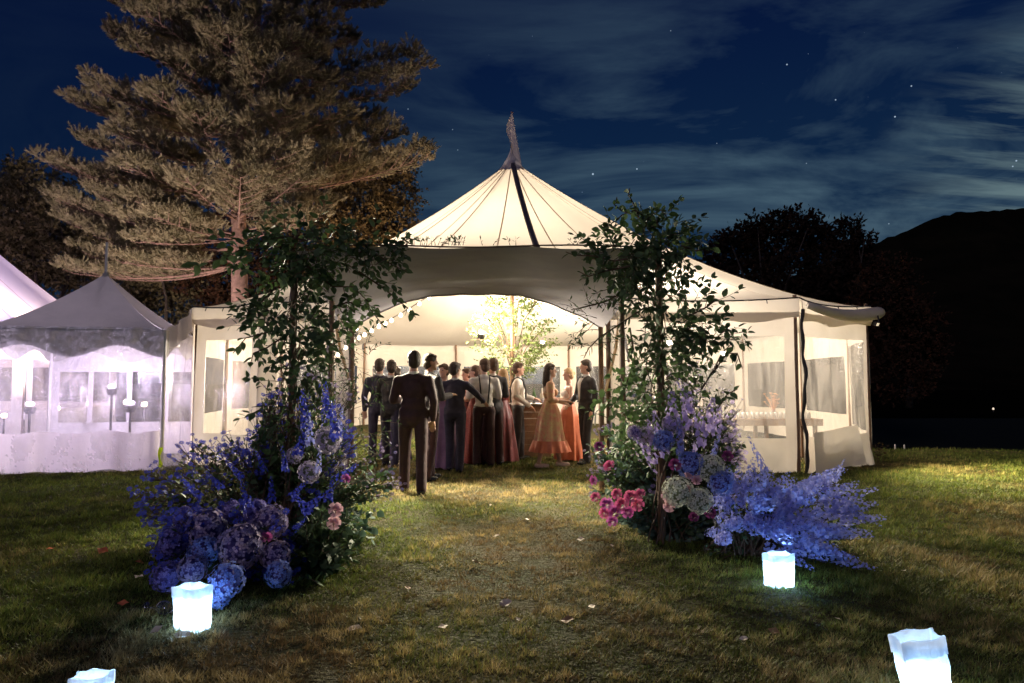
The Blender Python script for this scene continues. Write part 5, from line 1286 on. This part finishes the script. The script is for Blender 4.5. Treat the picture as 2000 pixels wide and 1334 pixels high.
def arrangements():
    rr = np.random.default_rng(77)
    # ---- left
    O = G(520, 1055); T = thing('flower_arrangement', 'blue and violet flower arrangement at the foot of the left vine tower', 'flowers', (O.x, O.y, 0)); 
    env = [(300, 1040), (270, 990), (300, 930), (345, 880), (420, 860), (490, 850), (520, 770), (560, 720), (620, 700), (680, 760), (700, 850), (760, 900), (770, 960), (735, 1010), (720, 1070), (680, 1120), (630, 1140)]
    stems(T, rr, O, env[:8], 95, .28, ('k', 's'), .065, (M_del_d, .85, 5, .045), .022)
    stems(T, rr, O, env[6:13], 80, .30, ('k', 'o', 's'), .075, (M_hyd[2], .4, 5, .04), .018)
    stems(T, rr, O, env[11:], 70, .22, ('k', 'e'), .085, None)
    stems(T, rr, G(450, 1120), [(300, 1110), (300, 1040), (360, 990), (440, 980), (520, 990), (580, 1040), (570, 1120), (480, 1150)], 90, .16, ('k', 's', 'k'), .06, (M_del_d, .9, 6, .05), .024, reach=(.5, .95))
    stems(T, rr, G(560, 1040), [(440, 900), (490, 840), (540, 800), (600, 760), (660, 760), (690, 860), (640, 950), (560, 960)], 80, .2, ('k', 's'), .065, (M_del_d, .9, 7, .05), .026, reach=(.55, 1.0))
    stems(T, rr, G(600, 1110), [(560, 1100), (600, 1000), (660, 980), (720, 1040), (700, 1090), (640, 1140), (580, 1150)], 60, .2, ('k', 'k', 'g'), .09, None, reach=(.5, 1.0))
    for px, py, r, mi, d in ((340, 1058, 30, 0, 4.75), (404, 1036, 36, 2, 4.85), (398, 1078, 34, 1, 4.6), (468, 1068, 38, 2, 4.65), (538, 1085, 32, 2, 4.75), (543, 1122, 30, 1, 4.6), (327, 1126, 31, 0, 4.45), (376, 1112, 31, 2, 4.42),
                             (444, 1134, 38, 1, 4.3), (530, 1018, 28, 2, 4.95), (493, 1040, 26, 2, 4.8), (604, 922, 24, 4, 5.1), (500, 1000, 24, 0, 5.0), (450, 1000, 22, 0, 5.05), (430, 1165, 22, 1, 4.3), (640, 860, 26, 4, 5.6), (575, 890, 14, 4, 5.2), (360, 1010, 24, 0, 5.0)):
        bloom(T, 'hyd', px, py, d, r, mi, rr)
    for k in range(30):      # deep blue spikes
        pass
    for a, b, kd, f in (((600, 850, 5.3), (590, 760, 5.4), 'd', .8), ((640, 830, 5.3), (635, 745, 5.4), 'd', .8), ((655, 870, 5.2), (650, 780, 5.3), 'd', .8), ((605, 880, 5.15), (600, 800, 5.2), 'b', .9), ((575, 900, 5.1), (600, 830, 5.15), 'd', .9),
                        ((655, 940, 4.95), (700, 905, 4.9), 'd', .9), ((480, 940, 5.0), (440, 900, 5.0), 'd', .8), ((520, 930, 5.0), (500, 880, 5.0), 'd', .8), ((560, 930, 4.95), (550, 870, 5.0), 'd', .8), ((590, 1000, 4.8), (640, 960, 4.8), 'd', 1.),
                        ((560, 980, 4.85), (600, 940, 4.85), 'd', 1.), ((610, 1010, 4.8), (570, 960, 4.8), 'd', 1.), ((490, 1000, 4.85), (470, 940, 4.9), 'd', .9), ((640, 990, 4.8), (650, 930, 4.9), 'd', .9), ((440, 960, 5.0), (400, 920, 5.0), 'd', .8),
                        ((400, 980, 5.0), (350, 930, 5.0), 'd', .7), ((620, 930, 5.0), (625, 870, 5.1), 'b', .8), ((530, 990, 4.8), (530, 930, 4.85), 'd', .9), ((570, 1040, 4.7), (600, 1010, 4.7), 'd', 1.), ((660, 850, 5.3), (670, 790, 5.4), 'b', .7)):
        spike(T, kd, a, b, rr, f)
    for px, py, r, mi in ((655, 996, 14, 2), (652, 1022, 13, 2), (675, 935, 9, 1), (520, 1050, 11, 1)): bloom(T, 'rose', px, py, 4.75, r, mi, rr)
    # ---- right
    O = G(1330, 1020); T = thing('flower_arrangement', 'mixed pink, white and lilac flower arrangement at the foot of the right vine tower', 'flowers', (O.x, O.y, 0))
    env = [(1170, 990), (1165, 930), (1150, 880), (1190, 830), (1240, 740), (1300, 700), (1370, 720), (1440, 790), (1450, 880), (1430, 960), (1400, 1020)]
    stems(T, rr, O, env[:6], 80, .25, ('o', 'k', 'e'), .08, (M_hyd[2], .4, 4, .04), .018)
    stems(T, rr, O, env[5:], 85, .28, ('k', 's', 'o'), .075, (M_hyd[4], .5, 5, .04), .018)
    stems(T, rr, G(1320, 1050), [(1190, 1010), (1215, 960), (1280, 950), (1340, 980), (1390, 1010), (1380, 1060), (1300, 1080), (1250, 1050)], 80, .18, ('e', 'e', 'k'), .085, None, reach=(.6, 1.05))
    stems(T, rr, G(1340, 1020), [(1240, 940), (1270, 860), (1300, 790), (1360, 760), (1420, 800), (1440, 880), (1430, 960), (1380, 990)], 80, .2, ('k', 's'), .06, (M_del_l, .9, 7, .05), .026, reach=(.55, 1.0))
    for px, py, r, mi, d in ((1347, 908, 25, 1, 5.1), (1386, 915, 25, 3, 5.1), (1324, 960, 27, 3, 4.95), (1366, 978, 24, 3, 4.9), (1407, 945, 24, 1, 5.0), (1296, 860, 22, 1, 5.3), (1262, 850, 18, 4, 5.5), (1310, 830, 18, 4, 5.4), (1240, 845, 16, 2, 5.5)):
        bloom(T, 'hyd', px, py, d, r, mi, rr)
    for a, b, kd, f in (((1320, 860, 5.3), (1310, 760, 5.5), 'l', .85), ((1350, 850, 5.3), (1345, 760, 5.4), 'l', .85), ((1380, 860, 5.2), (1392, 775, 5.3), 'l', .85), ((1400, 850, 5.2), (1405, 790, 5.3), 'l', .9), ((1300, 900, 5.3), (1275, 800, 5.5), 'l', .6),
                        ((1365, 900, 5.2), (1370, 800, 5.3), 'l', .7), ((1290, 920, 5.2), (1240, 850, 5.4), 'l', .7), ((1330, 900, 5.2), (1325, 810, 5.3), 'b', .7), ((1390, 900, 5.2), (1410, 830, 5.2), 'b', .6), ((1280, 880, 5.4), (1262, 810, 5.5), 'l', .6), ((1350, 830, 5.3), (1325, 740, 5.5), 'l', .6)):
        spike(T, kd, a, b, rr, f)
    for px, py, r, mi in ((1163, 971, 9, 0), (1185, 985, 12, 1), (1200, 1000, 13, 1), (1215, 985, 13, 0), (1232, 970, 12, 0), (1245, 985, 12, 0), (1205, 965, 10, 0), (1196, 1018, 10, 1), (1180, 1002, 10, 0), (1250, 965, 10, 0), (1225, 1000, 11, 1),
                          (1190, 910, 11, 0), (1160, 938, 9, 1), (1307, 988, 11, 2), (1301, 968, 9, 2), (1360, 938, 9, 2), (1344, 930, 8, 2), (1421, 891, 10, 3), (1318, 908, 11, 3), (1385, 1000, 12, 3), (1355, 1010, 9, 3), (1170, 872, 9, 3), (1345, 955, 8, 2)):
        bloom(T, 'rose', px, py, 5.0 if px > 1290 else 5.25, r*1.05, mi, rr)
    # ---- blue delphinium spray leaning right
    O = G(1450, 1085); T = thing('delphinium_spray', 'wide spray of pale blue delphiniums leaning right above a paper lantern', 'flowers', (O.x, O.y, 0))
    env = [(1370, 1090), (1385, 1030), (1390, 960), (1420, 930), (1470, 920), (1530, 950), (1590, 940), (1650, 930), (1700, 965), (1720, 1015), (1705, 1060), (1690, 1120), (1620, 1110)]
    stems(T, rr, O, env, 110, .28, ('s', 'k'), .055, None, reach=(.5, .95), name='spray_stem', nparts=90)
    Ov = Vector(O); n = 0
    for (px, py, wgt) in ((1400, 1000, 3), (1400, 960, 3), (1430, 950, 4), (1470, 960, 4), (1510, 970, 4), (1560, 985, 4), (1600, 960, 3), (1650, 912, 3), (1615, 935, 2), (1690, 975, 3), (1712, 1015, 4), (1690, 1040, 4), (1660, 1020, 4), (1640, 1060, 4),
                          (1690, 1110, 3), (1650, 1090, 3), (1600, 1090, 3), (1560, 1060, 4), (1520, 1040, 4), (1480, 1020, 5), (1440, 1030, 5), (1410, 1060, 3), (1380, 1030, 2), (1600, 1030, 4), (1560, 1100, 2), (1445, 985, 4), (1540, 1010, 4), (1620, 1000, 3), (1500, 925, 3), (1540, 950, 4), (1590, 940, 3), (1640, 935, 3), (1460, 915, 3), (1570, 970, 4), (1640, 975, 4), (1500, 990, 4), (1670, 950, 2), (1425, 910, 2)):
        for k in range(wgt):
            dd = 5.05+rr.normal()*.22-(.12 if py > 1030 else 0); tip = P(px+rr.normal()*14, py+rr.normal()*12, dd); root = Ov+Vector((0, .1, .12))
            dv = tip-root; L = min(.36, max(.18, dv.length*.5)); a = tip-dv.normalized()*L+Vector((0, 0, .03)); d_ = tip-a
            s = ob('delphinium_bloom', SPK['b'], T, a-Ov, d_.to_track_quat('Z', 'Y').to_euler(), (L*.95, L*.95, L)); s.rotation_euler.rotate_axis('Z', rr.random()*6); n += 1
    for a, b, f in (((1500, 935, 5.1), (1460, 848, 5.1), .6), ((1580, 945, 5.1), (1586, 922, 5.1), .9), ((1625, 950, 5.1), (1650, 895, 5.1), .6), ((1650, 985, 5.1), (1725, 1030, 5.0), .6), ((1500, 960, 5.0), (1484, 890, 5.1), .6)): spike(T, 'b', a, b, rr, f)
arrangements()

# ------------------------------------------------------------------ distant small things on the right
t = thing('garden_shrub', 'small wild plant at the foot of the tent corner, right side', 'plant', P(1710, 868, 12.2)); rr = np.random.default_rng(5); t.location.z = 0; tm = MB(); out = ([], [], [])
for k in range(14): sprig(rr, (t.location.x+rr.normal()*.06, t.location.y+rr.normal()*.06, 0), (rr.normal()*.3, rr.normal()*.3, 1), .35, 6, .06, out, tm, .5)
tm.v = [(a[0]-t.location.x, a[1]-t.location.y, a[2]) for a in tm.v]; tm.build('stem', M_twig, t); put_leaves(t, 'leaf', OVAL, M_leaf_b, *out, 40, rr)
for px, py in ((1748, 866), (1766, 868)):
    p = P(px, py, 15.2); t = tag(ob('marker_peg', (lambda b: (b.lathe([(.001, 0), (.018, 0), (.018, .18), (.008, .2), (.001, .2)], 8), b.mesh('marker_peg', M_alu))[1])(MB()), None, (p.x, p.y, float(lawn_z(np.array([p.x]), np.array([p.y]))[0]))), 'pale peg at the lawn edge, '+('nearer the tent' if px < 1760 else 'further right')+' of the two', 'peg', 'pegs at the lawn edge')
p = P(1940, 799, 90); t = thing('yard_lamp', 'tiny distant lamp in the dark valley at right', 'lamp', (p.x, p.y, -2.4))
b = MB(); b.tube([(0, 0, 0), (0, 0, p.z+2.4)], .06, 6); b.build('post', M_black, t)
b = MB(); b.lathe([(.001, -.12), (.10, -.06), (.12, .03), (.06, .18), (.001, .2)], 10, (0, 0, p.z+2.4)); b.build('globe', mat('far_bulb', (1, .8, .6), .5, emit=1), t, True)
